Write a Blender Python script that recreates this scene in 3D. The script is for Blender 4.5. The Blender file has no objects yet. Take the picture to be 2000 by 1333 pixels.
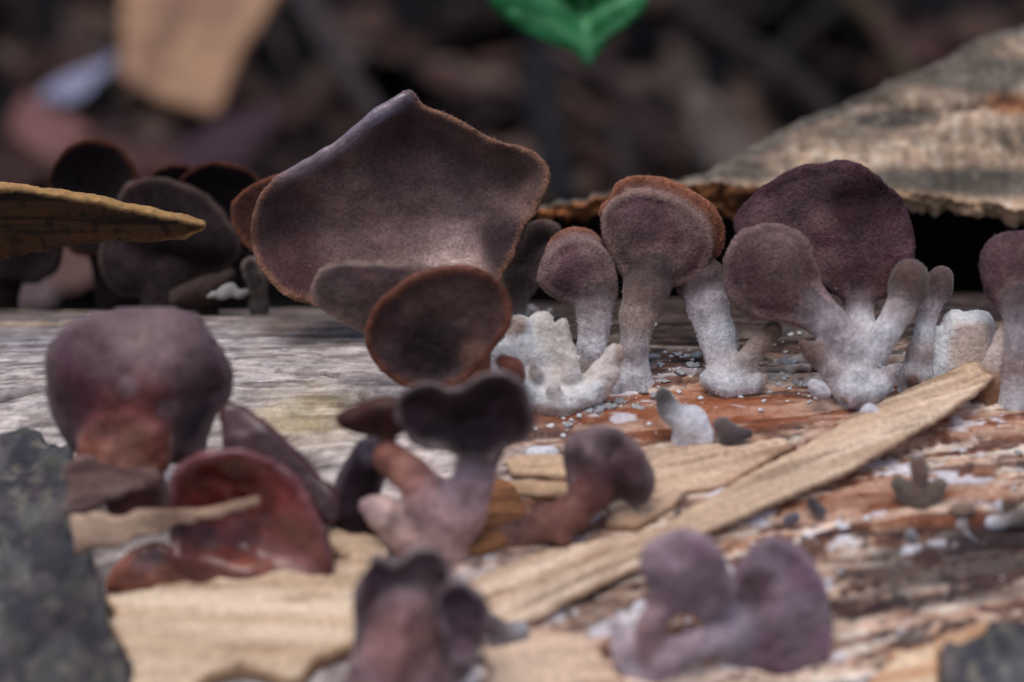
import bpy, math, random
import numpy as np

# ------------------------------------------------------------------ camera, sky, sun, exposure
S = 0.01                                   # all lengths below are written in centimetres
sc = bpy.context.scene
CAM = np.array([0.0, -30.0, 13.0])
PITCH = math.radians(21.8)
FPX = 60.0 / 36.0 * 2000.0                 # focal length in photo pixels
cam_data = bpy.data.cameras.new('camera')
cam_data.lens = 60.0
cam_data.sensor_width = 36.0
cam_data.clip_start = 0.005
cam_data.clip_end = 400.0
cam_data.dof.use_dof = True
cam_data.dof.focus_distance = 29.6 * S
cam_data.dof.aperture_fstop = 7.2
cam = bpy.data.objects.new('camera', cam_data)
cam.location = CAM * S
cam.rotation_euler = (math.pi / 2 - PITCH, 0, 0)
sc.collection.objects.link(cam)
sc.camera = cam

SUN_EL, SUN_AZ = math.radians(74), math.radians(215)     # azimuth measured from +Y, clockwise
world = bpy.data.worlds.new('World')
sc.world = world
world.use_nodes = True
wn = world.node_tree
sky = wn.nodes.new('ShaderNodeTexSky')
sky.sky_type = 'NISHITA'
sky.sun_disc = False
sky.sun_elevation = SUN_EL
sky.sun_rotation = SUN_AZ
sky.dust_density = 3.0
sky.air_density = 1.0
sky.ozone_density = 1.0
bg = wn.nodes['Background']
bg.inputs['Strength'].default_value = 0.105
wn.links.new(sky.outputs[0], bg.inputs[0])

sun_data = bpy.data.lights.new('sun', 'SUN')
sun_data.energy = 1.15
sun_data.angle = math.radians(40)
sun_data.color = (1.0, 0.985, 0.985)
sun = bpy.data.objects.new('sun', sun_data)
dx, dy, dz = math.sin(SUN_AZ) * math.cos(SUN_EL), math.cos(SUN_AZ) * math.cos(SUN_EL), math.sin(SUN_EL)
from mathutils import Vector
sun.rotation_euler = Vector((dx, dy, dz)).to_track_quat('Z', 'Y').to_euler()
sun.location = (0, 0, 2)
sc.collection.objects.link(sun)

sc.view_settings.view_transform = 'Standard'
sc.view_settings.look = 'None'
sc.view_settings.exposure = 0.2
sc.view_settings.gamma = 1.0
sc.cycles.use_denoising = True
sc.cycles.max_bounces = 6

# ------------------------------------------------------------------ numeric helpers
RIGHT = np.array([1.0, 0, 0])
FWD = np.array([0, math.cos(PITCH), -math.sin(PITCH)])
UPV = np.array([0, math.sin(PITCH), math.cos(PITCH)])
rng = np.random.default_rng(7)
random.seed(7)

def C(r, g, b):
    """sRGB 0..255 as judged from the photograph -> linear albedo."""
    v = np.array([r, g, b], float) / 255.0
    v = np.where(v <= 0.04045, v / 12.92, ((v + 0.055) / 1.055) ** 2.4)
    lum = v @ np.array([0.3, 0.59, 0.11])
    return np.minimum(1.42 * v * (0.7 * lum ** 0.26 + 0.3 * v ** 0.26), 0.82)      # the shaded faces need a little more depth of tone than the picture's values

def ray(px, py):
    px = np.asarray(px, float); py = np.asarray(py, float)
    return FWD + RIGHT * ((px - 1000) / FPX)[..., None] + UPV * ((666.5 - py) / FPX)[..., None]

def on_y(px, py, y):
    d = ray(px, py)
    t = (np.asarray(y) - CAM[1]) / d[..., 1]
    return CAM + d * t[..., None]

def on_z(px, py, z):
    d = ray(px, py)
    t = (np.asarray(z) - CAM[2]) / d[..., 2]
    return CAM + d * t[..., None]

def project(p):
    q = p - CAM
    dpt = q @ FWD
    return 1000 + FPX * (q @ RIGHT) / dpt, 666.5 - FPX * (q @ UPV) / dpt

def hsh(i, j, k, seed):
    n = (i.astype(np.int64) * 374761393 + j.astype(np.int64) * 668265263 + k.astype(np.int64) * 2147483647 + seed * 974634777) & 0xFFFFFFFF
    n = ((n ^ (n >> 13)) * 1274126177) & 0xFFFFFFFF
    n = ((n ^ (n >> 16)) * 2246822519) & 0xFFFFFFFF
    return ((n ^ (n >> 15)) & 0xFFFFFF) / float(0xFFFFFF)

def noise3(x, y, z, seed=0):
    x, y, z = np.broadcast_arrays(np.asarray(x, float), np.asarray(y, float), np.asarray(z, float))
    xi, yi, zi = np.floor(x), np.floor(y), np.floor(z)
    fx, fy, fz = x - xi, y - yi, z - zi
    fx = fx * fx * (3 - 2 * fx); fy = fy * fy * (3 - 2 * fy); fz = fz * fz * (3 - 2 * fz)
    r = 0
    for a in (0, 1):
        for b in (0, 1):
            for c in (0, 1):
                w = (fx if a else 1 - fx) * (fy if b else 1 - fy) * (fz if c else 1 - fz)
                r = r + w * hsh(xi + a, yi + b, zi + c, seed)
    return r * 2 - 1

def noise2(x, y, seed=0):
    x, y = np.broadcast_arrays(np.asarray(x, float), np.asarray(y, float))
    xi, yi = np.floor(x), np.floor(y)
    fx, fy = x - xi, y - yi
    fx = fx * fx * (3 - 2 * fx); fy = fy * fy * (3 - 2 * fy)
    z = np.zeros_like(xi)
    r = 0
    for a in (0, 1):
        for b in (0, 1):
            r = r + (fx if a else 1 - fx) * (fy if b else 1 - fy) * hsh(xi + a, yi + b, z, seed)
    return r * 2 - 1

def fbm2(x, y, seed=0, n=4):
    r, a, t = 0, 1.0, 0
    for i in range(n):
        r = r + a * noise2(x * 2 ** i, y * 2 ** i, seed + i); t += a; a *= 0.5
    return r / t

def sstep(a, b, x):
    t = np.clip((x - a) / (b - a), 0, 1)
    return t * t * (3 - 2 * t)

def mix(a, b, t):
    t = np.asarray(t)
    if np.ndim(a) and np.ndim(t): t = t[..., None]
    return a * (1 - t) + b * t

# ------------------------------------------------------------------ the log's top surface
def log_base(x, y):
    yy = np.clip(y, -17.6, 13.8)
    z = np.sqrt(256 - (yy + 1.88) ** 2) - 14.55
    z = z - 0.14 * np.maximum(y - 2.5, 0) ** 2 - 0.1 * np.maximum(-10 - y, 0) ** 2
    z = z + 0.018 * np.clip(x, -10, 12) - 0.0012 * np.maximum(np.abs(x) - 12, 0) ** 2
    return z + 0.10 * noise2(x * 0.16 + 3, y * 0.35 + 9, 5)

def on_log(px, py):
    px = np.atleast_1d(np.asarray(px, float)); py = np.atleast_1d(np.asarray(py, float))
    d = ray(px, py)
    t = np.full(px.shape, 14.0); hit = np.zeros(px.shape, bool)
    for i in range(1400):
        p = CAM + d * t[:, None]
        below = p[:, 2] < log_base(p[:, 0], p[:, 1])
        hit |= below
        t = np.where(hit, t, t + 0.02)
    return CAM + d * t[:, None]

# ------------------------------------------------------------------ objects
COL = sc.collection
def props(o, label=None, cat=None, group=None, kind=None):
    if label: o['label'] = label
    if cat: o['category'] = cat
    if group: o['group'] = group
    if kind: o['kind'] = kind
    return o

def empty(name, loc, label, cat, group=None, kind=None):
    o = bpy.data.objects.new(name, None)
    o.empty_display_size = 0.01
    o.location = np.asarray(loc) * S
    COL.objects.link(o)
    return props(o, label, cat, group, kind)

def mesh_obj(name, V, Fc, mat, parent=None, origin=(0, 0, 0), cols=None, normals=None, smooth=True, kind=None, label=None):
    """V in cm (world), Fc an (n,3) or (n,4) array."""
    me = bpy.data.meshes.new(name)
    V = (np.asarray(V, float) - np.asarray(origin)) * S
    Fc = np.asarray(Fc, np.int32)
    n, k = Fc.shape
    me.vertices.add(len(V)); me.vertices.foreach_set('co', V.ravel().astype(np.float32))
    me.loops.add(n * k); me.loops.foreach_set('vertex_index', Fc.ravel())
    me.polygons.add(n); me.polygons.foreach_set('loop_start', np.arange(0, n * k, k, dtype=np.int32))
    me.update(calc_edges=True)
    me.validate()
    me.polygons.foreach_set('use_smooth', np.full(len(me.polygons), smooth))
    if cols is not None:
        at = me.color_attributes.new('Col', 'FLOAT_COLOR', 'POINT')
        c4 = np.ones((len(V), 4), np.float32); c4[:, :3] = np.clip(cols, 0, 1)
        at.data.foreach_set('color', c4.ravel())
    if normals is not None:
        me.normals_split_custom_set_from_vertices(normals.tolist())
    me.materials.append(mat)
    o = bpy.data.objects.new(name, me)
    COL.objects.link(o)
    if parent is not None:
        o.parent = parent
    else:
        o.location = np.asarray(origin) * S
    if kind: o['kind'] = kind
    if label: o['label'] = label
    return o

# ------------------------------------------------------------------ materials
def new_mat(name):
    m = bpy.data.materials.new(name); m.use_nodes = True
    return m, m.node_tree.nodes, m.node_tree.links, m.node_tree.nodes['Principled BSDF']

def coords(N, L, scale=(100, 100, 100), rnd=True, ang=0.0):
    tc = N.new('ShaderNodeTexCoord'); mp = N.new('ShaderNodeMapping')
    mp.inputs['Scale'].default_value = scale
    src = tc.outputs['Object']
    if ang:
        mr = N.new('ShaderNodeMapping'); mr.inputs['Rotation'].default_value = (0, 0, -ang)
        L.new(src, mr.inputs['Vector']); src = mr.outputs[0]
    L.new(src, mp.inputs['Vector'])
    if rnd:
        oi = N.new('ShaderNodeObjectInfo'); mu = N.new('ShaderNodeMath'); mu.operation = 'MULTIPLY'; mu.inputs[1].default_value = 40
        L.new(oi.outputs['Random'], mu.inputs[0]); L.new(mu.outputs[0], mp.inputs['Location'])
    return mp.outputs[0]

def tex_noise(N, L, vec, scale, detail=4, rough=0.6):
    t = N.new('ShaderNodeTexNoise'); t.inputs['Scale'].default_value = scale
    t.inputs['Detail'].default_value = detail; t.inputs['Roughness'].default_value = rough
    L.new(vec, t.inputs['Vector'])
    return t.outputs['Fac']

def ramp(N, L, fac, stops):
    r = N.new('ShaderNodeValToRGB'); L.new(fac, r.inputs[0])
    e = r.color_ramp.elements
    while len(e) < len(stops): e.new(0.5)
    for el, (p, c) in zip(e, stops):
        el.position = p; el.color = (*c, 1) if len(c) == 3 else c
    return r.outputs['Color']

def mulcol(N, L, a, b, fac=1.0, mode='MULTIPLY'):
    m = N.new('ShaderNodeMix'); m.data_type = 'RGBA'; m.blend_type = mode
    m.inputs[0].default_value = fac
    L.new(a, m.inputs[6]); L.new(b, m.inputs[7])
    return m.outputs[2]

def bump(N, L, hgt, b, dist, strength=1.0, prev=None):
    n = N.new('ShaderNodeBump'); n.inputs['Distance'].default_value = dist * S; n.inputs['Strength'].default_value = strength
    L.new(hgt, n.inputs['Height'])
    if prev is not None: L.new(prev, n.inputs['Normal'])
    if b is not None: L.new(n.outputs[0], b.inputs['Normal'])
    return n.outputs[0]

def g3(v): return (v, v, v)

def fungus_mat(name, rough=0.85, sheen=0.06, fine=20, fine_amp=(0.55, 1.45), bumpd=0.03, coat=0.0, sss=0.0, patch=(0.65, 1.35), spec=0.12, fibre=0.0, dust=0.0, cast=(1.10, 0.96, 0.98)):
    m, N, L, B = new_mat(name)
    at = N.new('ShaderNodeAttribute'); at.attribute_name = 'Col'
    v = coords(N, L)
    f1 = tex_noise(N, L, v, fine, 3, 0.7)
    f2 = tex_noise(N, L, v, 1.7, 4, 0.6)
    c = mulcol(N, L, at.outputs['Color'], ramp(N, L, f1, [(0.3, tuple(k * fine_amp[0] / 2 for k in cast)), (0.7, tuple(k * fine_amp[1] / 2 for k in cast))]))
    c = mulcol(N, L, c, ramp(N, L, f2, [(0.3, g3(patch[0] / 2)), (0.7, g3(patch[1] / 2))]))
    four = N.new('ShaderNodeVectorMath'); four.operation = 'SCALE'; four.inputs['Scale'].default_value = 4.0
    L.new(c, four.inputs[0])
    out = four.outputs[0]
    if fibre:
        ff = tex_noise(N, L, coords(N, L, (900, 900, 160)), 1.0, 4, 0.65)
        out = mulcol(N, L, out, ramp(N, L, ff, [(0.3, g3(1 - fibre)), (0.65, g3(1.0))]))
    if dust:
        fd = tex_noise(N, L, v, 8.0, 2, 0.5)
        dm = N.new('ShaderNodeMix'); dm.data_type = 'RGBA'
        L.new(ramp(N, L, fd, [(0.70, g3(0)), (0.76, g3(dust))]), dm.inputs[0])
        L.new(out, dm.inputs[6]); dm.inputs[7].default_value = (.30, .24, .20, 1)
        out = dm.outputs[2]
    L.new(out, B.inputs['Base Color'])
    B.inputs['Roughness'].default_value = rough
    B.inputs['Specular IOR Level'].default_value = spec
    B.inputs['Sheen Weight'].default_value = sheen
    B.inputs['Sheen Roughness'].default_value = 0.5
    B.inputs['Coat Weight'].default_value = coat
    B.inputs['Coat Roughness'].default_value = 0.25
    if sss:
        B.inputs['Subsurface Weight'].default_value = sss
        B.inputs['Subsurface Radius'].default_value = (1.0, 0.35, 0.2)
        B.inputs['Subsurface Scale'].default_value = 0.3 * S
    n1 = bump(N, L, f2, None, 0.12, 0.6)
    f3 = tex_noise(N, L, v, 5.0, 3, 0.6)
    n1 = bump(N, L, f3, None, 0.05, 0.7, n1)
    if fibre: n1 = bump(N, L, ff, None, 0.05, 0.8, n1)
    bump(N, L, f1, B, bumpd, 0.8, n1)
    return m

M_VELVET = fungus_mat('velvety_fungus', dust=0.5)
M_WET = fungus_mat('damp_fungus', rough=0.5, sheen=0.06, fine=6, fine_amp=(0.7, 1.3), bumpd=0.03, coat=0.15, sss=0.08)
M_RED = fungus_mat('gelatinous_fungus', rough=0.35, sheen=0.0, fine=3.2, fine_amp=(0.65, 1.35), bumpd=0.07, coat=0.7, sss=0.35, patch=(0.55, 1.45))
M_SLICK = fungus_mat('slick_upper_skin', rough=0.25, sheen=0.0, fine=4, fine_amp=(0.85, 1.15), bumpd=0.01, coat=0.6, spec=0.5)
M_DARK = fungus_mat('blackish_fungus', rough=0.9, sheen=0.04, fine=11, fine_amp=(0.5, 1.5), bumpd=0.035, spec=0.08)
M_WOOLLY = fungus_mat('woolly_white_fungus', rough=0.95, sheen=0.5, fine=12, fine_amp=(0.75, 1.2), bumpd=0.05, patch=(0.8, 1.15), cast=(1, 1, 1))

M_STALK = fungus_mat('downy_stalk', rough=0.95, sheen=0.25, fine=14, fine_amp=(0.8, 1.15), bumpd=0.03, patch=(0.72, 1.15), fibre=0.35, cast=(1.02, 0.98, 1.0))
mfz, N, L, B = new_mat('fungus_hairs')
at = N.new('ShaderNodeAttribute'); at.attribute_name = 'Col'
L.new(at.outputs['Color'], B.inputs['Base Color']); B.inputs['Roughness'].default_value = 0.7
B.inputs['Specular IOR Level'].default_value = 0.2
M_FUZZ = mfz

def wood_mat(name, grain=(6, 60, 60), lo=0.6, hi=1.35, bumpd=0.05, rough=0.85, ang=0.0):
    m, N, L, B = new_mat(name)
    at = N.new('ShaderNodeAttribute'); at.attribute_name = 'Col'
    v = coords(N, L, tuple(g * 10 for g in grain), ang=ang)
    f1 = tex_noise(N, L, v, 0.35, 5, 0.65)
    v2 = coords(N, L)
    f2 = tex_noise(N, L, v2, 9.0, 4, 0.7)
    c = mulcol(N, L, at.outputs['Color'], ramp(N, L, f1, [(0.3, (lo / 2, lo * 0.475, lo * 0.5)), (0.7, (hi / 2, hi * 0.48, hi * 0.51))]))
    c = mulcol(N, L, c, ramp(N, L, f2, [(0.3, g3(0.38)), (0.7, g3(0.62))]))
    four = N.new('ShaderNodeVectorMath'); four.operation = 'SCALE'; four.inputs['Scale'].default_value = 4.0
    L.new(c, four.inputs[0]); L.new(four.outputs[0], B.inputs['Base Color'])
    B.inputs['Roughness'].default_value = rough
    B.inputs['Specular IOR Level'].default_value = 0.25
    n1 = bump(N, L, f1, None, bumpd, 0.9)
    bump(N, L, f2, B, bumpd * 0.5, 0.7, n1)
    return m

M_WOOD = wood_mat('weathered_wood', lo=0.72, hi=1.25, bumpd=0.04)
M_STRIP = wood_mat('split_sapwood', lo=0.78, hi=1.18, bumpd=0.03)
M_STRIP_SLANT = wood_mat('split_sapwood_slant', lo=0.78, hi=1.18, bumpd=0.03, ang=0.42)
M_BARK = wood_mat('lichened_bark', grain=(12, 12, 12), lo=0.55, hi=1.5, bumpd=0.12, rough=0.95)

# ------------------------------------------------------------------ implicit bodies -> meshes
def catmull(P, n=6):
    P = np.asarray(P, float)
    out = []
    m = len(P)
    for i in range(m):
        p0, p1, p2, p3 = P[i - 1], P[i], P[(i + 1) % m], P[(i + 2) % m]
        for t in np.arange(n) / n:
            out.append(0.5 * ((2 * p1) + (-p0 + p2) * t + (2 * p0 - 5 * p1 + 4 * p2 - p3) * t * t + (-p0 + 3 * p1 - 3 * p2 + p3) * t ** 3))
    return np.array(out)

def poly_sdf(U, Vv, P):
    sh = U.shape
    x = U.ravel(); y = Vv.ravel()
    d = np.full(x.shape, 1e9); ins = np.zeros(x.shape, bool)
    Q = np.roll(P, -1, axis=0)
    for (ax, ay), (bx, by) in zip(P, Q):
        ex, ey = bx - ax, by - ay
        wx, wy = x - ax, y - ay
        t = np.clip((wx * ex + wy * ey) / (ex * ex + ey * ey + 1e-12), 0, 1)
        d = np.minimum(d, (wx - ex * t) ** 2 + (wy - ey * t) ** 2)
        c = (ay > y) != (by > y)
        if by != ay:
            ins ^= c & (x < ex * (y - ay) / ey + ax)
    return (np.sqrt(d) * np.where(ins, -1, 1)).reshape(sh)

def surface_nets(F, org, h):
    ins = F < 0
    nx, ny, nz = F.shape
    cs = np.zeros((nx - 1, ny - 1, nz - 1), np.int8)
    for a in (0, 1):
        for b in (0, 1):
            for c in (0, 1):
                cs += ins[a:nx - 1 + a, b:ny - 1 + b, c:nz - 1 + c]
    act = (cs > 0) & (cs < 8)
    I, J, K = np.nonzero(act)
    idx = np.full(act.shape, -1, np.int32); idx[I, J, K] = np.arange(len(I))
    pos = np.zeros((len(I), 3)); cnt = np.zeros(len(I))
    corners = [(a, b, c) for a in (0, 1) for b in (0, 1) for c in (0, 1)]
    for p in corners:
        for ax in range(3):
            if p[ax] == 0:
                q = list(p); q[ax] = 1
                f0 = F[I + p[0], J + p[1], K + p[2]]; f1 = F[I + q[0], J + q[1], K + q[2]]
                cr = (f0 < 0) != (f1 < 0)
                t = np.where(cr, f0 / np.where(cr, f0 - f1, 1), 0)
                e = np.stack([np.full(len(I), float(v)) for v in p], 1)
                e[:, ax] = t
                pos[cr] += e[cr]; cnt += cr
    pos /= cnt[:, None]
    V = (pos + np.stack([I, J, K], 1)) * h + org
    faces = []
    for ax in range(3):
        sl0 = [slice(None)] * 3; sl1 = [slice(None)] * 3
        sl0[ax] = slice(0, -1); sl1[ax] = slice(1, None)
        ch = ins[tuple(sl0)] != ins[tuple(sl1)]
        i, j, k = np.nonzero(ch)
        g = np.stack([i, j, k], 1)
        b, c = (ax + 1) % 3, (ax + 2) % 3
        ok = (g[:, b] > 0) & (g[:, c] > 0) & (g[:, b] < F.shape[b] - 1) & (g[:, c] < F.shape[c] - 1)
        g = g[ok]
        first_in = ins[g[:, 0], g[:, 1], g[:, 2]]
        def cell(db, dc):
            q = g.copy(); q[:, b] -= db; q[:, c] -= dc
            return idx[q[:, 0], q[:, 1], q[:, 2]]
        quad = np.stack([cell(1, 1), cell(0, 1), cell(0, 0), cell(1, 0)], 1)
        quad[~first_in] = quad[~first_in][:, ::-1]
        faces.append(quad)
    return V, np.concatenate(faces)

def vert_normals(V, Fc):
    a, b, c, d = (V[Fc[:, i]] for i in range(4))
    n = np.cross(c - a, d - b)
    N_ = np.zeros_like(V)
    for i in range(4):
        for k in range(3):
            N_[:, k] += np.bincount(Fc[:, i], n[:, k], minlength=len(V))
    return N_ / np.maximum(np.linalg.norm(N_, axis=1, keepdims=True), 1e-9)

class Body:
    """A solid made of blended cap and stalk shapes, traced in photo pixels on a plane standing on the log."""
    def __init__(self, A, tilt=0.25, yaw=0.0, frame=None, k=0.18, h=0.07):
        self.A = np.asarray(A, float)
        if frame is None:
            self.u = np.array([math.cos(yaw), math.sin(yaw), 0])
            v = np.array([-math.sin(yaw) * tilt, math.cos(yaw) * tilt, 1.0]); self.v = v / np.linalg.norm(v)
            self.w = np.cross(self.u, self.v)
        else:
            self.u, self.v, self.w = (np.asarray(q, float) for q in frame)
        self.k, self.h = k, h
        self.prims = []
        self.ppc = FPX / np.dot(self.A - CAM, FWD)      # photo pixels per cm here

    def uv(self, px, py, off=0.0):
        d = ray(px, py)
        q = self.A + self.w * np.asarray(off)[..., None] if np.ndim(off) else self.A + self.w * off
        t = ((q - CAM) @ self.w) / (d @ self.w) if not np.ndim(off) else np.sum((q - CAM) * self.w, -1) / (d @ self.w)
        p = CAM + d * np.asarray(t)[..., None] - self.A
        return np.stack([p @ self.u, p @ self.v], -1)

    def cap(self, poly, off=0.0, th=0.22, dish=0.0, roll=0.0, tilt=(0, 0), creases=(), c=None, rim=None, back=None, spots=(),
            part='cap', smooth=True, hf=None, bulge=0.0, wob=0.05, rimw=0.16, jag=0.035, jagf=(2.2, 2.2), colf=None, thick_in=0.0, sharp=False, groove=0.0):
        P = np.asarray(poly, float)
        if smooth: P = catmull(P, 5)
        off0 = off if hf is None else 0.0
        pr = dict(kind='cap', off=off, th=th, dish=dish, roll=roll, tilt=tilt, c=c, rim=c if rim is None else rim, back=c if back is None else back,
                  part=part, hf=hf, bulge=bulge, wob=wob, rimw=rimw, jag=jag, jagf=jagf, colf=colf, seed=len(self.prims) * 7 + int(abs(P[0][0])), thick_in=thick_in, sharp=sharp, groove=groove)
        pr['creases'] = [(self.uv(np.array(l)[:, 0], np.array(l)[:, 1], off0), a, wd / self.ppc) for l, a, wd in creases]
        pr['spots'] = [(self.uv(x, y, off0), r / self.ppc, col, st) for x, y, r, col, st in spots]
        uv = self.uv(P[:, 0], P[:, 1], off0)
        pr['P'] = uv
        pr['c0'] = uv.mean(0)
        g = np.linspace(0, 1, 40)
        lo, hi = uv.min(0), uv.max(0)
        U, W = np.meshgrid(lo[0] + g * (hi[0] - lo[0]), lo[1] + g * (hi[1] - lo[1]))
        for it in range(4 if hf is not None else 2):
            pr['smax'] = max(0.1, -poly_sdf(U, W, pr['P']).min())
            hh = self.height(pr, pr['P'][:, 0], pr['P'][:, 1], poly_sdf(pr['P'][:, 0], pr['P'][:, 1], pr['P']))
            pr['P'] = self.uv(P[:, 0], P[:, 1], hh)
            lo, hi = pr['P'].min(0), pr['P'].max(0)
            U, W = np.meshgrid(lo[0] + g * (hi[0] - lo[0]), lo[1] + g * (hi[1] - lo[1]))
        self.prims.append(pr)
        return self

    def tube(self, pts, c=None, flat=0.8, part='stalk', rough=0.0):
        """pts: (px, py, off, radius_px, colour or None)."""
        q = []
        for p in pts:
            e = self.uv(p[0], p[1], p[2])
            r = p[3] / self.ppc
            q.append((e[0], e[1], p[2] + 0.17 - r * flat, r, p[4] if len(p) > 4 and p[4] is not None else c))
        self.prims.append(dict(kind='tube', q=q, flat=flat, part=part, rough=rough))
        return self

    def height(self, pr, U, W, s):
        rr = np.clip(1 + s / pr['smax'], 0, 1.15)
        if pr['hf'] is not None:
            p = self.A + U[..., None] * self.u + W[..., None] * self.v
            h = pr['hf'](p[..., 0], p[..., 1]) - self.A[2]
        else:
            h = np.full(np.shape(U), float(pr['off']))
        h = h + pr['dish'] * rr ** 2 + pr['roll'] * sstep(0.72, 1.05, rr)
        du, dv = U - pr['c0'][0], W - pr['c0'][1]
        h = h + pr['tilt'][0] * du + pr['tilt'][1] * dv
        h = h + pr['wob'] * (noise2(U * 1.1 + pr['seed'], W * 1.1, pr['seed']) + 0.35 * noise2(U * 2.9 + pr['seed'], W * 2.9, pr['seed'] + 1))
        if pr['groove']:
            h = h - pr['groove'] * np.exp(-((s + 0.20) / 0.05) ** 2)
        for l, a, wd in pr['creases']:
            d = np.full(np.shape(U), 1e9)
            for (ax, ay), (bx, by) in zip(l[:-1], l[1:]):
                ex, ey = bx - ax, by - ay
                t = np.clip(((U - ax) * ex + (W - ay) * ey) / (ex * ex + ey * ey + 1e-9), 0, 1)
                d = np.minimum(d, np.hypot(U - ax - ex * t, W - ay - ey * t))
            h = h + a * np.exp(-(d / wd) ** 2)
        return h

    def prim_field(self, pr, U, W, Z):
        """U, W 2-D (n,m,1) arrays broadcast with Z, or flat 1-D arrays all alike."""
        if pr['kind'] == 'cap':
            s = poly_sdf(U, W, pr['P'])
            if pr['jag']:
                s = s + pr['jag'] * fbm2(U * pr['jagf'][0] + 5, W * pr['jagf'][1], pr['seed'], 3)
            h = self.height(pr, U, W, s)
            rr = np.clip(1 + s / pr['smax'], 0, 1)
            th = pr['th'] * 0.5 * np.ones_like(s) + pr['thick_in'] * (1 - rr ** 2)
            hb = h + 0
            q = np.maximum(s + pr['th'] * 0.5, 0)
            dz = Z - hb
            if pr['sharp']:
                return np.maximum(s, np.abs(dz) - pr['th'] * 0.5), rr, Z - h, s
            if pr['bulge']:
                dz = np.where(dz > 0, np.maximum(dz - pr['bulge'] * np.sqrt(np.maximum(1 - rr ** 2, 0)), 0), dz)
            dz = np.maximum(np.abs(dz) - (th - pr['th'] * 0.5), 0)
            return np.sqrt(q * q + dz * dz) - pr['th'] * 0.5, rr, Z - h, s
        best = None
        for a, b in zip(pr['q'][:-1], pr['q'][1:]):
            e = np.array([b[0] - a[0], b[1] - a[1], b[2] - a[2]])
            L2 = e @ e + 1e-9
            t = np.clip(((U - a[0]) * e[0] + (W - a[1]) * e[1] + (Z - a[2]) * e[2]) / L2, 0, 1)
            dd = np.sqrt((U - a[0] - e[0] * t) ** 2 + (W - a[1] - e[1] * t) ** 2 + ((Z - a[2] - e[2] * t) / pr['flat']) ** 2)
            r = a[3] + (b[3] - a[3]) * (t * t * (3 - 2 * t))
            d = (dd - r)
            col = mix(np.asarray(a[4]), np.asarray(b[4]), t) if Z.ndim == 1 else None
            if best is None:
                best, bc = d, col
            else:
                kk = 0.08
                hmix = np.clip(0.5 + 0.5 * (best - d) / kk, 0, 1)
                if col is not None: bc = mix(bc, col, hmix)
                best = best * (1 - hmix) + d * hmix - kk * hmix * (1 - hmix)
        return best, bc, None, None

    def build(self, name, label, cat, mat, group=None, lumps=0.03, fuzz=0, fuzz_len=0.07, white_base=None, lump_f=2.2, parent=None,
              single=False, fuzz_col=None, part_mats=None, colpost=None, kind=None, bald=()):
        h = self.h
        # bounds
        lo = np.full(3, 1e9); hi = np.full(3, -1e9)
        for pr in self.prims:
            if pr['kind'] == 'cap':
                P = pr['P']; g = np.linspace(-0.02, 1.02, 36)
                l2, h2 = P.min(0), P.max(0)
                U, W = np.meshgrid(l2[0] + g * (h2[0] - l2[0]), l2[1] + g * (h2[1] - l2[1]))
                hh = self.height(pr, U, W, poly_sdf(U, W, P))
                m = pr['th'] + pr['thick_in'] + pr['jag']
                lo = np.minimum(lo, [l2[0] - m, l2[1] - m, hh.min() - m]); hi = np.maximum(hi, [h2[0] + m, h2[1] + m, hh.max() + m + pr['bulge']])
            else:
                for q in pr['q']:
                    lo = np.minimum(lo, np.array(q[:3]) - q[3] * 1.1); hi = np.maximum(hi, np.array(q[:3]) + q[3] * 1.1)
        lo = lo - 3 * h - lumps; hi = hi + 3 * h + lumps
        n = np.ceil((hi - lo) / h).astype(int) + 1
        U = lo[0] + np.arange(n[0])[:, None, None] * h
        W = lo[1] + np.arange(n[1])[None, :, None] * h
        Z = lo[2] + np.arange(n[2])[None, None, :] * h
        U2, W2 = np.broadcast_arrays(U[:, :, 0], W[:, :, 0]); U2 = U2[:, :, None]; W2 = W2[:, :, None]
        F = None
        for pr in self.prims:
            d = self.prim_field(pr, U2, W2, Z)[0] if pr['kind'] == 'cap' else self.prim_field(pr, U, W, Z)[0]
            if F is None: F = d
            else:
                hm = np.clip(0.5 + 0.5 * (F - d) / self.k, 0, 1)
                F = F * (1 - hm) + d * hm - self.k * hm * (1 - hm)
        if lumps:
            near = np.abs(F) < 4 * h + lumps
            I = np.nonzero(near)
            sd = int(abs(self.A[0] * 13 + self.A[1] * 7)) + 1
            u_, w_, z_ = lo[0] + I[0] * h, lo[1] + I[1] * h, lo[2] + I[2] * h
            F[I] = F[I] + lumps * (noise3(u_ * lump_f, w_ * lump_f, z_ * lump_f, sd) * 0.7 + 0.45 * noise3(u_ * lump_f * 2.7, w_ * lump_f * 2.7, z_ * lump_f * 2.7, sd + 3))
        V, Q = surface_nets(F, lo, h)
        # colours
        D, CC = [], []
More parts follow.
